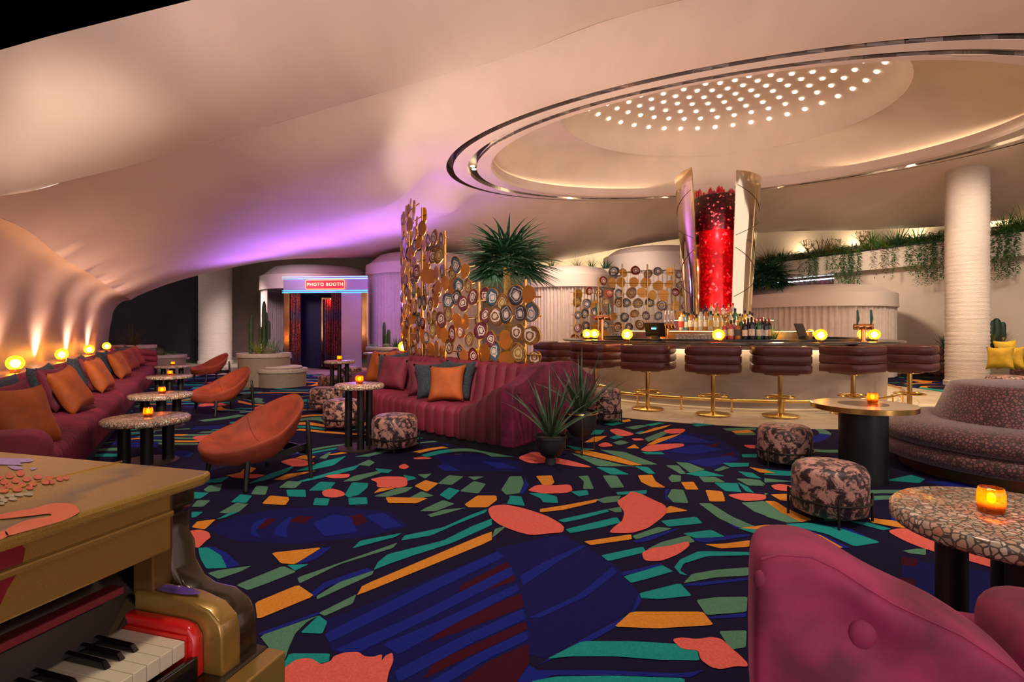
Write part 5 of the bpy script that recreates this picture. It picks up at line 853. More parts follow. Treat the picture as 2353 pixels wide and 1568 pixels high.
# lower front row (standing on the rail), right of the lamp
fr_spec = [(1, 5, 0, 1), (0, 1, 0, 1), (1, 5, 0, 0), (0, 0, 2, 0), (1, 1, 2, 1), (0, 2, 1, 1), (0, 3, 0, 2), (0, 3, 1, 0), (0, 3, 0, 0), (0, 3, 2, 2), (0, 2, 0, 2), (0, 3, 0, 2), (0, 3, 0, 0), (0, 3, 3, 2)]
for i, sp in enumerate(fr_spec):
    u = 1664+i*7.9; Y = 8.95-0.2*math.sin(i*0.2)+0.06*(i % 2); P = W(u, 760, Y); P.z = 1.105
    cn = ['clear', 'amber', 'green', 'black', 'gold', 'rose', 'blue'][sp[1]]; bottle(P, sp[0], sp[1], sp[2], sp[3], '%s bottle in the front row beside the bar lamp, %s of its colour' % ({'black': 'dark wine'}.get(cn, cn), nth('f'+cn)), 1.1+0.06*(i % 3), 'front row %s bottles' % cn)
rr = random.Random(5)
for i in range(30):
    u = 1566+i*5.6; Y = 9.95+0.22*(i % 2)+0.25*abs(i-15)/15; P = W(u, 740, Y); P.z = 1.25; c = [0, 2, 0, 1, 1, 4, 0, 4, 4, 0, 6, 4, 1, 0, 4, 5][(i*5+i//7) % 16]; cn = ['clear', 'amber', 'green', 'dark', 'gold', 'rose', 'blue'][c]
    bottle(P, rr.randrange(3), c, rr.choice([0, 0, 1, 3]), rr.choice([0, 0, 1]), '%s spirit bottle on the middle tier below the tower, %s of its colour' % (cn, nth('m'+cn)), rr.uniform(1.1, 1.4), 'middle tier %s bottles' % cn)
for i, (u, c) in enumerate([(1621, 3), (1634, 0), (1648, 1), (1662, 0), (1675, 5), (1684, 0)]):
    P = W(u, 715, 10.62); P.z = 1.46; bottle(P, [1, 2, 0, 1, 2, 0][i], c, 0, i % 3, 'bottle on the top tier against the red crystal core, %s' % ['far left', 'second from left', 'third from left', 'tall one in the centre', 'second from right', 'far right'][i], 1.1)
gm = MB().lathe([(0.028, 0), (0.034, 0.09), (0.032, 0.09), (0.027, 0.008), (1e-5, 0.008)], 12, caps=False).mesh('drinking_glass', CLEAR)
for i in range(22):
    P = W(1556+i*4.1, 768, 8.95+0.11*(i % 2)); P.z = 1.105; tag(inst('drinking_glass', gm, None, P), 'clear tumbler, %s from the left in the row left of the bar lamp' % nth('t'), 'glass', 'row of clear tumblers')
# ---- register screens and taps
def screen(P, rz, label, sc=1.0):
    t = thing('register_screen', label, 'monitor', P, rz); t.scale = (sc,)*3; R_ = Matrix.Rotation(-0.35, 4, 'X')
    MB().box(-0.17, 0.17, -0.012, 0.012, 0.08, 0.33, R_).build('screen', BLKM, t, smooth=False, bevel=0.008); MB().box(-0.06, 0.06, -0.04, 0.09, 0, 0.10).build('stand', BLKM, t, smooth=False, bevel=0.01); return t
P = W(1508, 772, 9.3); P.z = 1.07; s = screen(P, 2.6, 'black register screen facing away at the left of the bottles'); MB().box(-0.03, 0.05, 0.11, 0.118, 0.20, 0.225).build('status_light', emis('cyan_led', (0.1, 0.6, 0.9), 3), s, smooth=False)
P = W(1850, 778, 8.9); P.z = 1.07; screen(P, 0.7, 'slanted brown register screen right of the wine bottles', 0.95)
COPP = mat('copper', (0.80, 0.36, 0.16), 0.18, 1.0)
def tap(P, label, n, w, h, rz=0, tallh=False):
    t = thing('beer_tap', label, 'beer tap', P, rz); MB().lathe([(0.055, 0), (0.055, 0.015), (0.036, 0.02), (0.036, h)], 20).build('column', COPP, t); MB().tube([(-w/2, 0, h), (w/2, 0, h)], 0.048, 14).build('crossbar', COPP, t)
    for i in range(n):
        x = -w/2+0.04+(w-0.08)*i/max(1, n-1); MB().tube([(x, 0, h), (x, -0.09, h), (x, -0.10, h-0.05)], 0.017, 8).build('spout', COPP, t)
        if tallh or i % 2 == 0: MB().tube([(x, -0.03, h+0.04), (x+0.01, -0.03, h+0.12), (x, -0.03, h+0.27)], [0.012, 0.026, 0.016], 8).build('handle', mat('tap_handle_teal', (0.02, 0.09, 0.08), 0.4) if n < 4 else mat('tap_handle_white', (0.5, 0.42, 0.42), 0.4), t)
P = W(1984, 778, 8.7); P.z = 1.07; tap(P, 'copper beer tap with a tall teal handle at the right end of the bar', 3, 0.27, 0.24, -0.3)
P = W(1533, 775, 9.6); P.z = 1.07; tap(P, 'copper beer tap bank with pale handles left of the bottles', 4, 0.26, 0.26, 0.2, True)
P = W(1383, 775, 10.2); P.z = 1.07; tap(P, 'copper beer tap at the left end of the bar by the twin lamps', 3, 0.34, 0.42, 0.3)
# ================================================================ AGATE SCREENS
def slice_mesh(i, m):
    rr = random.Random(i); n = 26; ph = [rr.uniform(0, 6) for _ in range(4)]; pts = []
    for k in range(n):
        a = 2*PI*k/n; r = 0.098*(1+0.10*math.sin(a+ph[0])+0.06*math.sin(2*a+ph[1])+0.035*math.sin(3*a+ph[2])+0.015*math.sin(5*a+ph[3])); pts.append((r*math.cos(a), 1.08*r*math.sin(a)))
    mb = MB(); T = 0.006; k9 = 0.93
    vs = [(x, -T, z) for x, z in pts]+[(x, T, z) for x, z in pts]+[(x*k9, -T-0.0025, z*k9) for x, z in pts]
    mb.mi = 1; mb.add(vs, [tuple(range(n, 2*n))]+[(j, (j+1) % n, n+(j+1) % n, n+j) for j in range(n)]+[(j, (j+1) % n, 2*n+(j+1) % n, 2*n+j) for j in range(n)])
    mb.mi = 0; mb.add([(x*k9, -T-0.0025, z*k9) for x, z in pts], [tuple(range(n))]); return mb.mesh('agate_slice', [m, GOLDD], smooth=False, fix=False)
SL = [slice_mesh(i, AGATES[i % 6]) for i in range(12)]
def agate_screen(label, R, d0, d1, top, zb, dstep, pole_every, sc, zstep, seed, z0pole, inv=0):
    t = thing('agate_screen', label, 'room divider', CB); rr = random.Random(seed)
    d = d0+1.5
    while d < d1:
        h = top(d); MB().tube([cp(R, d, z0pole), cp(R, d, h+0.03)], 0.022, 10).build('pole', BRASS, t); d += pole_every
    iz = 0; z = zb
    while True:
        seg = [x for x in np.arange(d0-0.5, d1+0.5, 1.0) if top(x) >= z-0.01]
        if not seg: break
        runs = []; cur = [seg[0]]
        for a, b in zip(seg, seg[1:]):
            if b-a > 1.5: runs.append(cur); cur = []
            cur.append(b)
        runs.append(cur)
        for rn in runs:
            if len(rn) < 2: continue
            MB().tube([cp(R, x, z) for x in rn], 0.009, 8).build('rod', BRASS, t)
            x = rn[0]+0.4*dstep+rr.uniform(0, 0.5*dstep)
            while x < rn[-1]+0.2:
                sd = rr.choice((1, 1, 1, -1)); off = 0.030*sd+rr.uniform(-0.008, 0.008); flip = (rr.random() < 0.38) != bool(inv); p = cp(R+off, x, z+rr.uniform(-0.06, 0.06)); rz = -math.radians(x)+rr.uniform(-0.22, 0.22)
                rx, roll = rr.uniform(-0.08, 0.08), rr.random()*6.28
                E_ = (Matrix.Rotation(rz+(PI if flip else 0), 3, 'Z')@Matrix.Rotation(rx, 3, 'X')@Matrix.Rotation(roll, 3, 'Y')).to_euler(); inst('agate_slice', SL[rr.randrange(12)], t, p, E_, sc*rr.uniform(0.84, 1.16)); x += dstep*rr.uniform(0.85, 1.2)
        iz += 1; z += zstep
    return t
def top1(d):
    for lim, h in [(37.0, 0), (44.6, 1.83), (47.5, 1.85), (50.5, 2.12), (53, 2.14), (56.5, 2.62), (59.5, 2.66), (62, 3.1), (70, 3.28), (82, 3.36), (96.1, 3.3)]:
        if d < lim: return h
    return 0
agate_screen('curved brass screen hung with agate slices above the island sofa', 6.45, 38.4, 96, top1, 0.97, 1.72, 7.2, 1.08, 0.226, 11, 0.845)
def top2(d): return 2.45 if d < 159 else 2.75 if d < 163 else 3.2
agate_screen('brass screen hung with agate slices behind the left half of the bar', 5.0, 149, 194, top2, 1.05, 3.7, 9, 1.42, 0.32, 4, 0.0, 1)
# ================================================================ TENTS AND PHOTO BOOTH
def tent(label, P, R, z0, z1, zroof, a0=0, a1=360, n=440, group='white curtained tents'):
    t = thing('curtained_tent', label, 'tent', (P.x, P.y, 0), 0, group)
    rows = []
    for z in (0.02, z0+0.02):
        rows.append([(math.cos(math.radians(a0+(a1-a0)*i/n))*(R-0.06+0.035*math.sin(i*1.15)+0.012*math.sin(i*0.37)), math.sin(math.radians(a0+(a1-a0)*i/n))*(R-0.06+0.035*math.sin(i*1.15)+0.012*math.sin(i*0.37)), z) for i in range(n+1)])
    MB().grid(rows).build('drape', TENT, t, auto=3)
    MB().lathe([(R+0.02, z0), (R+0.03, z0), (R+0.02, z1), (R-0.03, z1+0.015)], 80, caps=False).build('valance', TENTV, t)
    h = zroof-z1; MB().lathe([(R-0.03, z1+0.015), (R*0.93, z1+0.25*h), (R*0.85, z1+0.62*h), (R*0.78, z1+0.88*h), (R*0.66, zroof), (1e-4, zroof+0.05)], 80, caps=False).build('roof', TENTV, t, auto=3); return t
tent('lilac-lit curtained tent right of the photo booth behind the screen', W(978, 757, 18.5), 1.95, 3.02, 3.36, 3.75)
tent('white curtained tent between the agate screen and the bar', W(1306, 757, 17.6), 1.46, 2.55, 2.93, 3.22)
tent('taller white tent behind the small agate screen', W(1508, 757, 20.5), 1.95, 3.30, 3.95, 4.25)
tent('low white tent with pleated curtain right of the gold tower', W(1872, 757, 15.6), 1.95, 1.86, 2.22, 2.46)
bt = tent('round curtained body of the photo booth', W(735, 757, 19.2), 1.92, 2.58, 3.05, 3.42, -48, 228)
pb = thing('photo_booth', 'mirrored photo booth front with neon tubes, patterned curtains and a red sign', 'photo booth', (W(748, 757, 16.9).x, 16.9, 0), -0.10)
MIR = mat('brushed_mirror', (0.60, 0.52, 0.74), 0.34, 0.8, bump=0.25, bscale=1.6, stretch=(0.4, 1, 2.5))  # lilac base colour stands in for purple light reflected in the mirror
hw = 1.36
MB().box(-hw, hw, -0.02, 0.10, 2.43, 2.88).build('header', MIR, pb, smooth=False)
for x in (-hw+0.10, hw-0.10): MB().box(x-0.10, x+0.10, -0.03, 0.14, 0.0, 2.43).build('post', GOLD, pb, smooth=False, bevel=0.02)
MB().box(0.50, hw-0.2, 0.02, 0.07, 0.05, 2.43).build('mirror_panel', MIR, pb, smooth=False)
MB().box(-hw+0.2, 0.5, 0.9, 1.0, 0.0, 2.43).build('back_panel', mat('booth_interior', (0.004, 0.004, 0.03), 0.7), pb, smooth=False)
mb = MB(); mb.box(-hw+0.18, -hw+0.2, 0.1, 0.9, 0, 2.43); mb.box(0.50, 0.52, 0.1, 0.9, 0, 2.43); mb.build('side_panel', MATS['booth_interior'], pb, smooth=False); MB().box(-0.55, 0.1, 0.5, 0.9, 0.05, 0.5).build('bench', MATS['booth_interior'], pb, smooth=False, bevel=0.03)
MB().box(-0.24, 0.5, 0.30, 0.33, 2.22, 2.27).build('curtain_rail', GOLD, pb, smooth=False); MB().box(-0.26, -0.22, 0.28, 0.33, 0.1, 2.27).build('door_post', GOLD, pb, smooth=False)
CURT = bpy.data.materials.new('patterned_velvet_curtain'); CURT.use_nodes = True; nt = CURT.node_tree; b_ = nt.nodes['Principled BSDF']; b_.inputs['Roughness'].default_value = 0.7
tc = nt.nodes.new('ShaderNodeTexCoord'); vz = nt.nodes.new('ShaderNodeTexNoise'); vz.inputs['Scale'].default_value = 26; vz.inputs['Detail'].default_value = 2; nt.links.new(tc.outputs['Object'], vz.inputs['Vector'])
sx = nt.nodes.new('ShaderNodeSeparateXYZ'); nt.links.new(tc.outputs['Object'], sx.inputs[0]); bd = math_n(nt, 'SINE', math_n(nt, 'MULTIPLY', sx.outputs[2], 4.6)); bd = math_n(nt, 'GREATER_THAN', math_n(nt, 'ADD', bd, math_n(nt, 'MULTIPLY', math_n(nt, 'SUBTRACT', vz.outputs['Fac'], 0.5), 4.0)), 0.95)
r1 = ramp(nt, vz.outputs['Fac'], [(0, (0.05, 0.004, 0.004)), (0.48, (0.20, 0.022, 0.010)), (0.56, (0.30, 0.05, 0.02))]); r2 = ramp(nt, vz.outputs['Fac'], [(0, (0.01, 0.012, 0.03)), (0.5, (0.05, 0.05, 0.09))]); mx = nt.nodes.new('ShaderNodeMixRGB'); nt.links.new(bd, mx.inputs[0]); nt.links.new(r1.outputs[0], mx.inputs[1]); nt.links.new(r2.outputs[0], mx.inputs[2]); nt.links.new(mx.outputs[0], b_.inputs['Base Color'])
for x0, x1, y, zt in [(-hw+0.2, -hw+0.52, 0.06, 2.40), (-0.20, 0.22, 0.34, 2.22), (0.14, 0.52, 0.08, 2.40)]:
    k = 44; MB().grid([[(x0+(x1-x0)*i/k+0.02*math.sin(zt-z), y+0.035*math.sin(i*0.95), z) for i in range(k+1)] for z in (0.06, 1.0, zt)]).build('curtain', CURT, pb, auto=3)
NB = emis('neon_blue', (0.04, 0.42, 1.0), 1.9); NW = emis('neon_ice', (0.22, 0.40, 1.0), 1.8)
for z, m in [(2.90, NW), (2.84, NW), (2.47, NB), (2.41, NB)]:
    MB().tube([(-hw-0.02, -0.06, z), (hw+0.02, -0.06, z)], 0.010, 8).build('neon_tube', m, pb)
MB().box(-0.62+0.02, 0.62+0.02, -0.075, -0.045, 2.53, 2.78).build('sign_plate', mat('sign_red', (0.55, 0.03, 0.05), 0.4, emit=(1, 0.05, 0.08), es=0.25), pb, smooth=False, bevel=0.01)
sgn = [c for c in pb.children if c.name.startswith('sign_plate')][0]
fr_ = []
for cx_, cz_, q0 in [(0.60, 2.75, 0), (-0.56, 2.75, 90), (-0.56, 2.56, 180), (0.60, 2.56, 270)]:
    fr_ += [(cx_+0.045*math.cos(math.radians(q0+q)), -0.085, cz_+0.045*math.sin(math.radians(q0+q))) for q in (0, 30, 60, 90)]
NO = emis('neon_orange', (1.0, 0.38, 0.10), 1.2)
MB().tube(fr_, 0.010, 6, True).build('neon_border', NO, sgn)
tx = bpy.data.curves.new('sign_text', 'FONT'); tx.body = 'PHOTO BOOTH'; tx.size = 0.138; tx.align_x = 'CENTER'; tx.align_y = 'CENTER'; tx.extrude = 0.006; tx.space_character = 1.22
to = bpy.data.objects.new('sign_text', tx); COL.objects.link(to); dg = bpy.context.evaluated_depsgraph_get(); me = bpy.data.meshes.new_from_object(to.evaluated_get(dg)); bpy.data.objects.remove(to); me.materials.clear(); me.materials.append(emis('neon_letters', (1.0, 0.62, 0.30), 1.5))
o = inst('neon_lettering', me, sgn, (0.02, -0.082, 2.655), (PI/2, 0, 0))
c_ = pb.matrix_world
light('POINT', (W(748, 757, 16.9).x+0.05, 17.15, 2.2), 7, (1, 0.05, 0.05), 0.05, 'booth_red_lamp')
# ================================================================ PLANTS
def blade(mb, base, az, el, L, w, bend, n=5, thick=0.0):
    p = Vector(base); d = Vector((math.cos(az)*math.cos(el), math.sin(az)*math.cos(el), math.sin(el))); s = Vector((-math.sin(az), math.cos(az), 0)); rows = []
    for i in range(n+1):
        f = i/n; ww = w*(1-f)**0.7*(0.75+0.9*f*(1-f)) if i < n else 0.001; up_ = s.cross(d).normalized()
        rows.append([p-s*ww/2, p-up_*(ww*0.25+thick*(1-f)), p+s*ww/2]); d = (d+Vector((math.cos(az), math.sin(az), -1))*bend/n).normalized(); p = p+d*L/n
    mb.grid(rows); return mb
def rosette(n, L, w, el0, el1, bend, seed, mb=None, r0=0.03, base=(0, 0, 0)):
    rr = random.Random(seed); mb = mb or MB()
    for i in range(n):
        az = i*2.399+rr.uniform(-0.3, 0.3); f = i/n; el = el0+(el1-el0)*f+rr.uniform(-0.1, 0.1); b = (base[0]+r0*math.cos(az), base[1]+r0*math.sin(az), base[2]); blade(mb, b, az, el, L*rr.uniform(0.75, 1.1), w, bend*rr.uniform(0.4, 1.2)*(1-f*0.6))
    return mb
# potted aloes beside the island sofa
def aloe(label, loc, pot, rim, stand, L, seed, n):
    t = thing('potted_aloe', label, 'plant', loc); H = pot
    if stand:
        z0 = rim-0.27
        for k in range(3):
            a = 0.5+k*2*PI/3; MB().tube([(0.0, 0, 0.012), (0.175*math.cos(a), 0.175*math.sin(a), 0.012), (0.178*math.cos(a), 0.178*math.sin(a), rim-0.02)], 0.007, 8).build('stand_leg', BRASS, t)
        MB().tube([(0.178*math.cos(i*PI/16), 0.178*math.sin(i*PI/16), rim-0.02) for i in range(32)], 0.008, 6, True).build('stand_ring', BRASS, t)
        pr = [(0.03, z0), (0.10, z0+0.02), (0.155, z0+0.10), (0.165, z0+0.2), (0.168, rim), (0.155, rim), (0.15, rim-0.03), (1e-5, rim-0.03)]
    else: pr = [(0.055, 0.0), (0.05, 0.04), (0.045, 0.06), (0.09, 0.085), (0.128, 0.14), (0.138, 0.2), (0.14, rim-0.03), (0.155, rim-0.025), (0.155, rim), (0.14, rim), (0.135, rim-0.03), (1e-5, rim-0.03)]
    MB().lathe(pr, 36).build('pot', mat('black_planter', (0.012, 0.011, 0.011), 0.55), t, auto=0.9)
    MB().lathe([(0.135, rim-0.03), (0.10, rim-0.015), (1e-5, rim)], 20, caps=False).build('moss', mat('moss', (0.05, 0.05, 0.015), 0.9, var=0.5, scale=60, bump=1, bscale=60), t)
    rr = random.Random(seed)
    for i in range(n):
        az = i*2.399; f = i/n; el = 0.78+0.75*f+rr.uniform(-0.08, 0.08); mb = MB(); blade(mb, (0.03*math.cos(az), 0.03*math.sin(az), rim-0.02), az, el, L*rr.uniform(0.8, 1.12), 0.048, 0.5*rr.uniform(0.2, 1.3)*(1-0.7*f), 7, 0.010); mb.build('leaf', GR4, t, auto=3)
aloe('aloe in a black urn on the carpet at the end of the island sofa', G(1265, 1066), 0.26, 0.27, False, 0.62, 3, 22)
aloe('aloe in a black bowl on a brass stand at the end of the island sofa', G(1334, 1040), 0.26, 0.43, True, 0.62, 9, 24)
# palms: a trunk and separate fronds
def palm(label, loc, ztop, L, n, seed):
    t = thing('fan_palm', label, 'palm', loc); rr = random.Random(seed)
    MB().tube([(0, 0, 0), (0.03, 0.0, ztop*0.5), (0, 0, ztop)], [0.09, 0.08, 0.07], 10).build('trunk', TWIG, t)
    for i in range(n):
        az = i*2.399; el = 1.35-1.7*i/n; mb = MB(); d = Vector((math.cos(az)*math.cos(el), math.sin(az)*math.cos(el), math.sin(el))); c = Vector((0, 0, ztop))+d*L*0.35; s = Vector((-math.sin(az), math.cos(az), 0)); u_ = s.cross(d)
        mb.tube([Vector((0, 0, ztop)), c], 0.012, 5)
        for k in range(15):
            a = -1.75+3.5*k/14; dd = d*math.cos(a)+s*math.sin(a)+u_*0.12; dd.normalize(); az2 = math.atan2(dd.y, dd.x); blade(mb, c, az2, math.asin(max(-1, min(1, dd.z))), L*0.72*(1-0.12*abs(a)), 0.075, 0.5, 4)
        mb.build('frond', GR1, t, auto=3)
palm('dark green fan palm rising behind the agate screen', W(1165, 757, 9.9).xy.to_3d(), 2.4, 1.08, 36, 1)
palm('dark green fan palm right of the gold tower', W(1765, 757, 15.2).xy.to_3d(), 2.6, 0.95, 32, 2)
# generic plant meshes
def tuft(seed, m, n=46, L=0.5, w=0.02, e0=0.6, e1=1.5, bend=0.7): return rosette(n, L, w, e0, e1, bend, seed).mesh('foliage', m)
def fern(seed, m, n=150):
    rr = random.Random(seed); mb = MB()
    for i in range(n):
        az = rr.random()*6.28; r = 0.22*math.sqrt(rr.random()); blade(mb, (r*math.cos(az), r*math.sin(az), rr.uniform(0, 0.22)), az+rr.uniform(-1, 1), rr.uniform(-0.2, 1.2), rr.uniform(0.1, 0.24), 0.022, 0.8, 3)
    return mb.mesh('foliage', m)
def vine(seed, m, n=16, drop=0.55):
    rr = random.Random(seed); mb = MB()
    for i in range(n):
        x = rr.uniform(-0.24, 0.24); y = rr.uniform(-0.05, 0.03); L = drop*rr.uniform(0.45, 1.0); z = 0.03
        while z > -L:
            blade(mb, (x, y, z), rr.random()*6.28, rr.uniform(-0.9, 0.5), rr.uniform(0.05, 0.09), 0.022, 0.5, 2); z -= 0.03; x += rr.uniform(-0.008, 0.008)
    return mb.mesh('foliage', m)
def twig(seed):
    rr = random.Random(seed); mb = MB()
    for i in range(26):
        az = rr.random()*6.28; p = Vector((0, 0, 0)); pts = [p]; d = Vector((math.cos(az)*0.45, math.sin(az)*0.45, 1)).normalized()
        for k in range(3): p = p+d*0.15; pts.append(p); d = (d+Vector((rr.uniform(-0.5, 0.5), rr.uniform(-0.5, 0.5), 0))).normalized()
        mb.tube(pts, 0.004, 4)
        for k in range(9): blade(mb, pts[rr.randrange(1, 4)], rr.random()*6.28, rr.uniform(-0.5, 1), 0.06, 0.02, 0.3, 2)
    return mb.mesh('foliage', TWIG)
PM = {'tuft': tuft(1, GR2, 52, 0.55), 'tuft2': tuft(2, GR5, 46, 0.6), 'agave': tuft(3, GR1, 30, 0.45, 0.05, 0.4, 1.4, 0.3), 'lime': tuft(4, GR3, 70, 0.42, 0.014), 'fern': fern(5, GR2), 'fern2': fern(6, green('leaf_mid', (0.04, 0.14, 0.025))), 'vine': vine(7, GR2), 'vine2': vine(8, MATS['leaf_mid'], 20, 0.7), 'string': vine(9, GR5, 6, 0.65), 'twig': twig(10)}
PN = {'tuft': ('grassy green plant', 'grass_plant'), 'tuft2': ('olive spiky grass plant', 'grass_plant'), 'agave': ('dark green agave', 'agave_plant'), 'lime': ('lime green grass clump', 'grass_plant'), 'fern': ('bright green fern', 'fern_plant'), 'fern2': ('dark green fern', 'fern_plant'), 'vine': ('trailing green vine', 'trailing_vine'), 'vine2': ('long trailing dark vine', 'trailing_vine'), 'string': ('thin hanging string plant', 'trailing_vine'), 'twig': ('dry golden twig bush', 'twig_bush')}
def plant(kind, P, label, sc=1.0, rz=None, group=None, rx=0): o = inst(PN[kind][1], PM[kind], None, P, (0, 0, random.random()*6 if rz is None else rz), sc); return tag(o, label, 'plant', group)
# along the ledge: t measured from picture columns on the ledge line
def ledge_t(u):
    k = (u-CX)/F; D = LB-LA; return (k*LA.y-LA.x)/(D.x-k*D.y)
lrz = math.atan2(LD.y, LD.x)
row = [(1745, 'fern2'), (1754, 'tuft2'), (1768, 'fern'), (1784, 'agave'), (1800, 'fern2'), (1815, 'twig'), (1833, 'fern'), (1850, 'fern2'), (1868, 'tuft2'), (1880, 'fern'), (1893, 'twig'), (1908, 'lime'), (1925, 'fern2'), (1938, 'twig'), (1945, 'fern'), (1962, 'tuft'), (1978, 'lime'), (1995, 'fern'), (2012, 'tuft'), (2022, 'lime'), (2040, 'tuft'), (2054, 'agave'), (2068, 'fern2'), (2086, 'fern'), (2100, 'tuft'), (2120, 'fern'), (2140, 'fern2'), (2150, 'tuft'), (2166, 'fern2'), (2288, 'fern2'), (2302, 'tuft'), (2318, 'fern'), (2336, 'tuft'), (2350, 'fern')]
for i, (u, k) in enumerate(row):
    up_ = k in ('twig', 'tuft') and i % 2; P = LW(ledge_t(u), -0.95 if up_ else -0.2-0.12*(i % 3), 3.95 if up_ else 3.60)
    nb = 'by the column' if 2086 <= u <= 2302 else 'right of the column' if u > 2302 else 'near the gold tower' if u < 1850 else 'at mid-length'
    plant(k, P, '%s on the high plant ledge %s, %s there' % (PN[k][0], nb, nth(k+nb)), (1.05 if up_ else 1.25+0.15*(i % 3)), None, '%s plants on the ledge %s' % (k, nb))
for u, k, w in [(1857, 'vine2', 'nearest the tower'), (1895, 'vine', 'second from the tower'), (1935, 'vine2', 'third from the tower'), (1955, 'vine2', 'fourth from the tower'), (2008, 'string', 'left of two'), (2030, 'string', 'right of two'), (2075, 'vine', 'in a thin curtain'), (2120, 'vine2', 'left of the column, larger'), (2142, 'vine2', 'touching the column'), (2287, 'vine2', 'just right of the column'), (2305, 'vine2', 'second right of the column')]:
    plant(k, LW(ledge_t(u), 0.04, 3.64), '%s hanging over the plant ledge, %s' % (PN[k][0], w), 1.7, lrz)
for u, v, Y, k, w in [(1268, 612, 21.5, 'tuft', 'leftmost'), (1326, 612, 20.5, 'tuft2', 'second'), (1360, 612, 20, 'tuft', 'third'), (1392, 614, 19.5, 'agave', 'nearest the tall tent')]:
    P = W(u, v, Y); 
    o = thing('roof_plant', '%s growing above the curtained tents, %s' % (PN[k][0], w), 'plant', (P.x, P.y, P.z-0.1)); inst('foliage', PM[k], o, (0, 0, 0), (0, 0, Y)); MB().box(-0.5, 0.5, -0.2, 0.2, -0.2, 0.02).build('trough', TENTV, o, smooth=False)
plant('tuft', W(1778, 778, 9.4).xy.to_3d()+Vector((0, 0, 1.07)), 'green grass clump on the bar right of the wine bottles', 0.62)
# planters and cacti
def cactus(mb, P, h, r, n=10, lean=0.0, round_=1):
    rows = []
    for z, k in [(0, 0.85), (0.15, 1), (0.5, 1.03), (0.8, 1), (0.92, 0.8), (0.98, 0.45), (1.0, 0.05)]:
        rows.append([(P[0]+lean*z*h+math.cos(2*PI*i/(2*n))*r*k*(1 if i % 2 else 0.80), P[1]+math.sin(2*PI*i/(2*n))*r*k*(1 if i % 2 else 0.80), P[2]+z*h) for i in range(2*n)])
    mb.grid(rows, close_u=True); return mb
def barrel(mb, P, r, h=0.85):
    rows = []; n = 16
    for a in np.linspace(-0.5, PI/2-0.03, 8):
        rows.append([(P[0]+math.cos(a)*r*(1.0 if i % 2 else 0.88)*math.cos(2*PI*i/(2*n)), P[1]+math.cos(a)*r*(1.0 if i % 2 else 0.88)*math.sin(2*PI*i/(2*n)), P[2]+r*h*(math.sin(a)+0.45)) for i in range(2*n)])
    mb.grid(rows, close_u=True); return mb
BARR = mat('barrel_cactus_skin', (0.09, 0.085, 0.03), 0.7, var=0.4, scale=50)
def drum(t, name, R, z0, z1, c=(0, 0), cap=0.09, m=TERR):
    MB().lathe([(R-0.03, z0), (R-0.03, z1-cap)], 72, (c[0], c[1], 0)).build(name, m, t); MB().lathe([(R, z1-cap), (R+0.004, z1-cap+0.01), (R+0.004, z1-0.01), (R, z1), (R-0.10, z1), (R-0.10, z1-0.05), (1e-5, z1-0.05)], 72, (c[0], c[1], 0), caps=True).build(name+'_cap', TERRT, t, auto=0.6)
Pp = Vector(((607-CX)/F*12.4, 12.4, 0))
pt = thing('planter_bench', 'two-tier round sand-coloured planter with a curved bench, left of the photo booth', 'planter', Pp)
drum(pt, 'planter', 0.57, 0, 0.73); drum(pt, 'bench', 0.53, 0, 0.40, (0.50, -0.20), 0.085)
MB().lathe([(0.42, 0.40), (0.43, 0.42), (0.41, 0.445), (1e-5, 0.455)], 48, (0.46, -0.12, 0)).build('seat_pad', mat('seat_pad_cream', (0.5, 0.42, 0.33), 0.8), pt)
def cact(label, P, parts, m=CACT, name='cactus', grp=None):
    mb = MB()
    for q in parts: (cactus if q[0] == 'c' else barrel)(mb, *q[1:])
    o = mb.build(name, m, None, auto=3); o.location = P; return tag(o, label, 'cactus', grp)
zp = 0.68
cact('tall slim columnar cactus at the left of the round planter', Pp+Vector((-0.30, 0.0, zp)), [('c', (0, 0, 0), 0.92, 0.05)])
cact('branching tall cactus at the back of the round planter', Pp+Vector((-0.10, 0.22, zp)), [('c', (0, 0, 0), 1.25, 0.05), ('c', (0.10, 0, 0.35), 0.45, 0.045), ('c', (-0.09, 0.02, 0.25), 0.4, 0.045), ('c', (0.02, 0.06, 0.2), 0.8, 0.04)])
cact('barrel cactus at the front of the round planter', Pp+Vector((0.20, -0.22, zp)), [('b', (0, 0, 0), 0.15)], BARR, 'barrel_cactus')
cact('tiny barrel cactus right of the large one in the round planter', Pp+Vector((0.38, -0.15, zp)), [('b', (0, 0, 0), 0.06)], BARR, 'barrel_cactus')
plant('lime', Pp+Vector((-0.06, -0.16, zp)), 'bright lime grass clump in the round planter', 1.0); plant('tuft', Pp+Vector((0.10, 0.05, zp)), 'dark green grass behind the lime clump in the round planter', 0.9)
q = W(633, 820, 15.2); q.z = 0; t = thing('low_planter', 'small pale planter behind the round planter beside the booth tent', 'planter', q); drum(t, 'drum', 0.42, 0, 0.55)
plant('tuft2', q+Vector((-0.05, 0, 0.5)), 'reddish olive spiky plant behind the round planter', 1.0); plant('agave', q+Vector((0.25, -0.1, 0.5)), 'small dark agave beside the booth post', 0.7)
q = W(885, 800, 14.6); q.z = 0; t = thing('low_planter', 'pale stone planter between the photo booth and the lilac tent', 'planter', q); drum(t, 'drum', 0.50, 0, 0.80)
cact('dark slim cactus pair in front of the lilac tent', q+Vector((-0.05, 0.1, 0.75)), [('c', (0, 0, 0), 0.72, 0.045), ('c', (0.12, 0, 0), 0.52, 0.05), ('c', (0.06, -0.05, 0), 0.4, 0.05)])
cact('small barrel cactus in front of the lilac tent', q+Vector((0.10, -0.25, 0.75)), [('b', (0, 0, 0), 0.12)], BARR, 'barrel_cactus')
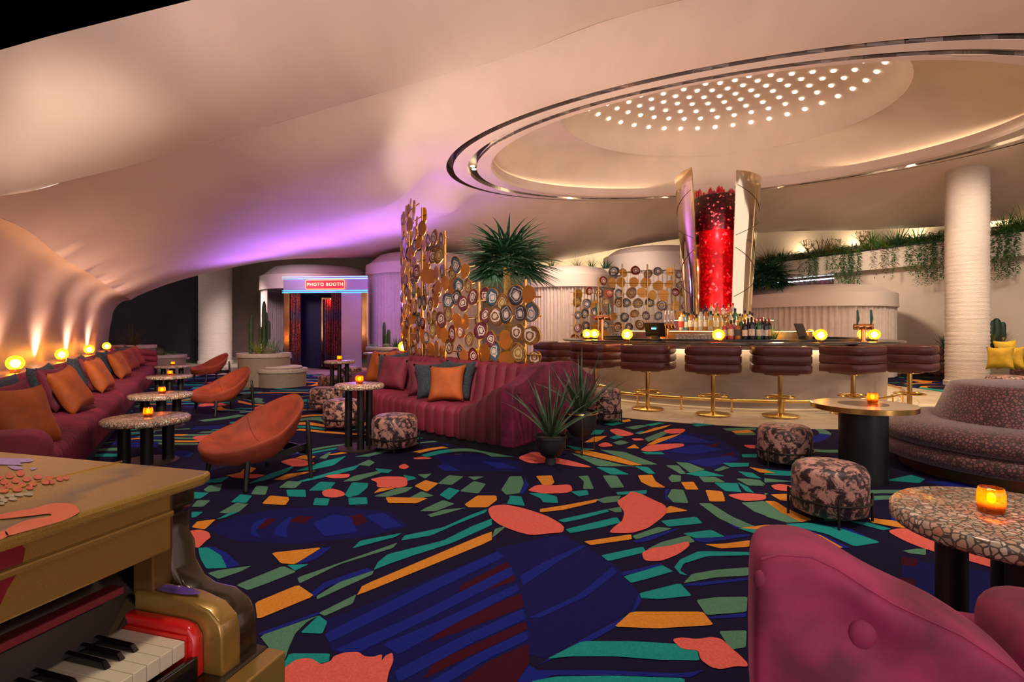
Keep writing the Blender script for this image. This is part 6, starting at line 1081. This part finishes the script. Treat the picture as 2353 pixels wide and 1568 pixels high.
plant('agave', q+Vector((0.32, -0.05, 0.75)), 'spiky agave right of the dark cactus pair', 0.8); plant('fern', q+Vector((-0.28, -0.2, 0.75)), 'low succulent clump left of the small barrel cactus', 0.55)
q = NS(-1.5, 17.4); t = thing('low_planter', 'white planter box with yucca behind the far end of the left sofa', 'planter', (q.x, q.y, 0)); drum(t, 'drum', 0.55, 0, 0.86)
plant('tuft2', (q.x, q.y, 0.8), 'olive yucca at the far end of the cove wall', 1.25)
q = W(372, 815, 15.5); q.z = 0; t = thing('low_planter', 'white planter with small barrel cactus behind the far sofa arm', 'planter', q); drum(t, 'drum', 0.62, 0, 0.55)
cact('small barrel cactus behind the far arm of the left sofa', q+Vector((-0.1, -0.1, 0.5)), [('b', (0, 0, 0), 0.22)], BARR, 'barrel_cactus'); plant('fern', q+Vector((0.3, -0.1, 0.5)), 'small green succulent beside the cactus behind the far sofa arm', 0.6)
# ================================================================ FAR RIGHT SOFA GROUP
q = Vector((11.9, 10.9, 0)); t = thing('velvet_sofa', 'dark crushed velvet sofa with rolled arm behind the round settee', 'sofa', q, 0.0)
def roll(x0, x1, y0, y1, z1, name, m=CRUSH2): o = MB().box(x0, x1, y0, y1, 0.08, z1).build(name, m, t, bevel=min(0.12, (y1-y0)*0.45, (x1-x0)*0.45), seg=5); return o
roll(-1.2, 1.6, -0.45, 0.35, 0.42, 'seat'); roll(-1.2, 1.6, 0.25, 0.6, 0.86, 'backrest'); roll(-1.45, -1.1, -0.5, 0.6, 0.80, 'arm')
MB().box(-1.35, 1.6, -0.4, 0.5, 0.0, 0.08).build('plinth', NAVYB, t, smooth=False)
for i, (u, dy, lab) in enumerate([(2298, -0.1, 'mustard cushion at the left on the dark velvet sofa'), (2322, -0.05, 'mustard cushion at the right on the dark velvet sofa')]):
    P = W(u, 823, 10.72); cushion('yellow', P, (-0.9, -0.45), 0.22, 0.06, lab, 'mustard cushions', 0.95)
cushion('yellow', W(2312, 806, 11.2), (-0.2, -1), 0.2, 0.05, 'mustard cushion lying behind the two upright ones', 'mustard cushions', 0.9)
ottoman(W(2316, 880, 9.6).xy.to_3d(), 'crushed velvet ottoman behind the round settee backrest', 0.62, 0.45)
t = thing('velvet_sofa', 'crushed velvet sofa seen between the last stool and the white column', 'sofa', Vector((11.0, 13.9, 0)), -1.107)
roll(-0.9, 0.7, -0.4, 0.35, 0.42, 'seat'); roll(-0.9, 0.7, 0.2, 0.55, 0.84, 'backrest'); MB().box(-0.8, 0.7, -0.35, 0.5, 0.0, 0.08).build('plinth', NAVYB, t, smooth=False)
q = W(2290, 800, 12.8); t = thing('low_planter', 'long planter trough behind the dark velvet sofa', 'planter', (q.x, q.y, 0)); MB().box(-0.35, 0.85, -0.22, 0.22, 0, 0.80).build('trough', TERR, t, smooth=False, bevel=0.02)
cact('dark green columnar cactus right of the white column', W(2290, 785, 12.8), [('c', (0, 0, -0.2), 0.75, 0.09, 12), ('c', (0.10, -0.05, 0.1), 0.36, 0.06, 10)], mat('dark_cactus', (0.012, 0.035, 0.018), 0.6))
cact('thin leaning cactus touching the right side of the white column', W(2274, 785, 12.8), [('c', (0, 0, -0.2), 0.7, 0.05, 10, 0.1)], MATS['dark_cactus'])
plant('tuft2', W(2282, 792, 12.7), 'low olive grass at the foot of the dark cactus', 0.8); plant('agave', W(2172, 800, 13.2), 'dark agave peeking out left of the white column', 0.8); plant('tuft2', W(2304, 792, 12.7), 'low olive grass right of the dark cactus', 0.7)
# ================================================================ PIANO
K0 = Vector((-0.561, 0.933, 0)); PA = Vector((0.279, 0.96, 0)).normalized(); PB = Vector((0.96, -0.279, 0)).normalized()
def PQ(a, b, z): return K0+PA*a+PB*b+Vector((0, 0, z))
pn = thing('grand_piano', 'gold painted piano with bright abstract shapes in the near left corner', 'piano', (0, 0, 0))
GP = mat('gold_metallic_paint', (0.34, 0.20, 0.042), 0.30, 0.5, var=0.2, scale=1100, coat=0.5)
def pbox(name, a0, a1, b0, b1, z0, z1, m, bev=0.004, parent=None):
    mb = MB(); mb.add([PQ(a, b, z) for z in (z0, z1) for a, b in ((a0, b0), (a0, b1), (a1, b1), (a1, b0))], [(3,2,1,0), (4,5,6,7), (0,1,5,4), (1,2,6,5), (2,3,7,6), (3,0,4,7)]); return mb.build(name, m, parent or pn, smooth=False, bevel=bev)
# lid with its painted shapes
def lid_mat():
    m = bpy.data.materials.new('painted_lid'); m.use_nodes = True; nt = m.node_tree; b = nt.nodes['Principled BSDF']; b.inputs['Roughness'].default_value = 0.3; b.inputs['Metallic'].default_value = 0.45; b.inputs['Coat Weight'].default_value = 0.5
    tc = nt.nodes.new('ShaderNodeTexCoord'); n = nt.nodes.new('ShaderNodeTexNoise'); n.inputs['Scale'].default_value = 1100; nt.links.new(tc.outputs['Object'], n.inputs['Vector']); r = ramp(nt, n.outputs['Fac'], [(0.35, (0.26, 0.155, 0.025)), (0.65, (0.48, 0.30, 0.06))], 'LINEAR')
    sx = nt.nodes.new('ShaderNodeSeparateXYZ'); nt.links.new(tc.outputs['Object'], sx.inputs[0]); n2 = nt.nodes.new('ShaderNodeTexNoise'); n2.inputs['Scale'].default_value = 7; nt.links.new(tc.outputs['Object'], n2.inputs['Vector'])
    k = math_n(nt, 'ADD', math_n(nt, 'MULTIPLY', math_n(nt, 'SUBTRACT', sx.outputs[0], -0.72), 2.6), n2.outputs['Fac']); rr_ = ramp(nt, k, [(0.30, (0, 0, 0)), (0.5, (0.75,)*3), (0.62, (0, 0, 0))], 'LINEAR')
    mx = nt.nodes.new('ShaderNodeMixRGB'); nt.links.new(rr_.outputs[0], mx.inputs[0]); nt.links.new(r.outputs[0], mx.inputs[1]); mx.inputs[2].default_value = (0.07, 0.07, 0.05, 1); nt.links.new(mx.outputs[0], b.inputs['Base Color']); return m
LZ = 0.995; LM = lid_mat()
lid = MB(); P = [(-1.4, -0.045), (0.085, -0.045), (0.115, -0.06), (0.118, -1.3), (-1.4, -1.3)]
lid.prism(P, lambda p: PQ(p[0], p[1], LZ-0.02), lambda p: PQ(p[0], p[1], LZ)); lid = lid.build('lid', LM, pn, smooth=False, bevel=0.006)
pbox('hinge', -1.4, 0.116, -0.292, -0.288, LZ, LZ+0.003, BRASS, 0)
def gz(u, v, z): Y = F*(HC-z)/(v-HZ); return Vector(((u-CX)/F*Y, Y, z))
def paint(name, polys, m, z, org=(0, 1000), sc=2.761):
    mb = MB()
    for pl_ in polys:
        pts = [gz(org[0]+x/sc, org[1]+y/sc, z) for x, y in chaikin(pl_, 2)]; mb.add(pts, geometry.tessellate_polygon([pts]))
    o = mb.build(name, m, lid, smooth=False, fix=False)
    for p in o.data.polygons:
        if p.normal.z < 0: p.flip()
    return o
PT = lambda n, c: mat('paint_'+n, c, 0.25, coat=0.5)
paint('painted_shape', [[(-40,150),(40,145),(130,148),(220,152),(200,170),(120,175),(150,190),(60,190),(-40,185)], [(40,195),(110,195),(160,215),(90,222)], [(190,205),(240,208),(200,225)]], PT('lilac', (0.30, 0.22, 0.62)), LZ+0.0015)
rp = []
for x, y, w, h in [(-10,272,70,18),(60,258,60,20),(130,243,60,22),(30,300,60,18),(100,290,60,18),(170,280,60,18),(240,268,60,16),(310,275,55,16),(380,278,50,16),(60,325,70,18),(140,315,60,18),(210,308,60,18),(290,300,60,16),(20,350,80,20),(110,345,70,18),(330,300,40,14),(190,335,50,14),(420,272,40,14)]: rp.append([(x-w/2, y), (x-w/4, y-h), (x+w/4, y-h), (x+w/2, y), (x+w/4, y+h*0.8), (x-w/4, y+h*0.8)])
paint('painted_shape', rp, PT('red', (0.55, 0.035, 0.012)), LZ+0.0015)
rp = [[(x-30, y), (x, y-12), (x+30, y-4), (x+25, y+14), (x-20, y+12)] for x, y in [(0,390),(60,382),(120,376),(180,372),(20,412),(80,402),(0,430)]]
paint('painted_shape', rp, PT('sage', (0.35, 0.34, 0.22)), LZ+0.0015)
paint('painted_shape', [[(-60,520),(60,490),(200,470),(330,430),(470,435),(515,490),(400,545),(200,600),(40,645),(30,600),(160,540),(330,515),(320,497),(180,515),(0,535)], [(-60,650),(30,600),(60,640),(-60,690)]], PT('vermilion', (0.70, 0.085, 0.02)), LZ+0.0015)
# front board and case
fb = pbox('front_board', -1.4, 0.04, -0.10, -0.075, 0.868, LZ-0.02, GP)
pbox('moulding', -1.4, 0.04, -0.078, -0.066, 0.930, 0.942, GP, 0.004, fb)
pbox('inner_cheek', 0.035, 0.078, -0.16, -0.112, 0.74, LZ-0.02, mat('bronze_gold_paint', (0.16, 0.08, 0.018), 0.35, 0.5, coat=0.4), 0.003)
mb = MB(); pts = [(-0.30, 0.87), (-0.42, 0.895), (-0.55, 0.93), (-1.2, 0.97), (-1.2, 0.87)]
pts = [PQ(a, -0.0745, z) for a, z in [(-0.2025, LZ-0.021), (-0.194, 0.96), (-0.198, 0.938), (-0.2154, 0.913), (-0.2256, 0.892), (-0.232, 0.869), (-1.3, 0.869), (-1.3, LZ-0.021)]]
mb.add(pts, geometry.tessellate_polygon([pts])); mb.build('painted_shape', PT('oxblood', (0.17, 0.012, 0.012)), fb, smooth=False, fix=False)
BRN = mat('dark_bronze_paint', (0.04, 0.024, 0.011), 0.25, 0.4, coat=0.4, var=0.3, scale=900)
REDP = mat('red_lacquer', (0.60, 0.012, 0.012), 0.25, coat=0.6); PBLK = mat('piano_black', (0.004, 0.004, 0.004), 0.15, coat=0.5)
mb = MB(); mb.add([PQ(a, b, z) for a, b, z in [(-1.4, -0.20, 0.86), (0.05, -0.20, 0.86), (0.05, -0.135, 0.74), (-1.4, -0.135, 0.74)]], [(0, 1, 2, 3)]); mb.build('fallboard', PBLK, pn, smooth=False)
pbox('felt_rail', -1.4, 0.0, -0.165, -0.135, 0.798, 0.812, mat('dark_red_felt', (0.16, 0.006, 0.012), 0.7), 0.003)
pbox('case', -1.4, 0.10, -1.25, -0.20, 0.62, LZ-0.03, GP, 0); pbox('key_bed', -1.4, 0.13, -0.20, 0.06, 0.60, 0.665, BRN)
pbox('key_slip', -1.4, 0.012, 0.006, 0.016, 0.665, 0.705, PBLK, 0.002); pbox('slip_rail', -1.4, 0.13, 0.06, 0.10, 0.60, 0.662, GP, 0.003)
IV = mat('ivory', (0.66, 0.58, 0.42), 0.25); kw = 0.0235
for i in range(24):
    a1 = -i*kw; k = pbox('white_key', a1-kw+0.0009, a1, -0.150, 0.0, 0.708, 0.735, IV, 0.0012)
pat = [0, 1, 1, 0, 1, 1, 1]                                            # black keys below the top C: no black between C-B and F-E
bl = {1, 2, 3, 5, 6}                                                  # gaps counted from the treble end (C B A G F E D)
for i in range(1, 24):
    if ((i-1) % 7)+1 in (2, 3, 4, 6, 7) : 
        a = -i*kw; mb = MB(); w = 0.0052
        mb.add([PQ(a-w, -0.15, 0.735), PQ(a+w, -0.15, 0.735), PQ(a+w, -0.050, 0.735), PQ(a-w, -0.050, 0.735), PQ(a-w*0.8, -0.15, 0.748), PQ(a+w*0.8, -0.15, 0.748), PQ(a+w*0.8, -0.060, 0.746), PQ(a-w*0.8, -0.060, 0.746)], [(3,2,1,0), (4,5,6,7), (0,1,5,4), (1,2,6,5), (2,3,7,6), (3,0,4,7)]); mb.build('black_key', PBLK, pn, smooth=False, bevel=0.0012)
# red key block, stepped gold cheek and scroll arm at the treble end
def pprism(name, prof, a0, a1, m, bev=0.006, parent=None):
    mb = MB(); mb.prism(prof, lambda p: PQ(a0, p[0], p[1]), lambda p: PQ(a1, p[0], p[1])); o = mb.build(name, m, parent or pn, smooth=True, bevel=bev, seg=3); return o
pprism('red_block', [(-0.16, 0.665), (-0.16, 0.757), (-0.02, 0.757), (0.0, 0.752), (0.012, 0.735), (0.014, 0.665)], 0.006, 0.028, REDP, 0.005); pprism('red_block', [(-0.16, 0.665), (-0.16, 0.741), (0.0, 0.741), (0.0, 0.665)], 0.001, 0.006, REDP, 0.001)
pprism('cheek_block', [(-0.15, 0.662), (-0.15, 0.79), (-0.03, 0.787), (0.02, 0.775), (0.045, 0.755), (0.052, 0.73), (0.052, 0.662)], 0.028, 0.072, GP, 0.006)
for bb, aa, w_ in [(-0.075, 0.05, 0.022)]:
    mb = MB(); pts = [PQ(aa+w_*0.6*math.sin(t), bb+0.055*math.cos(t), 0.7905) for t in np.linspace(0, 2*PI, 18)[:-1]]; mb.add(pts, [tuple(range(17))]); mb.build('painted_shape', PT('violet', (0.11, 0.05, 0.30)), pn, smooth=False, fix=False)
sil = [(451.6,1105),(451,1154),(439,1163),(440,1215),(452,1238),(455,1280),(475,1316),(501,1335),(546,1345),(575,1368),(588,1390),(595,1449),(596,1539)]
ap = []
A1 = 0.13
for u, v in sil:
    k = (u-CX)/F; c0 = K0+PA*A1; b = (k*c0.y-c0.x)/(PB.x-k*PB.y); Y = c0.y+PB.y*b; ap.append((b, HC+(HZ-v)/F*Y))
ap = [(ap[0][0], LZ-0.02)]+ap[1:]; 
sc_ = pprism('scroll_arm', [(-0.30, 0.58), (-0.30, LZ-0.02)]+ap+[(ap[-1][0], 0.58)], 0.072, A1, BRN, 0.008)
pprism('gold_edge', [(p[0]-0.003, p[1]-0.003) for p in ap[8:12]]+[(0.04, 0.70), (0.0, 0.74)], 0.068, 0.076, GP, 0.002)
for a, b in [(0.03, 0.02), (0.03, -1.1)]: MB().lathe([(0.05, 0.0), (0.05, 0.05), (0.035, 0.08), (0.06, 0.5), (0.07, 0.62)], 16, tuple(PQ(a, b, 0))).build('leg', BRN, pn)
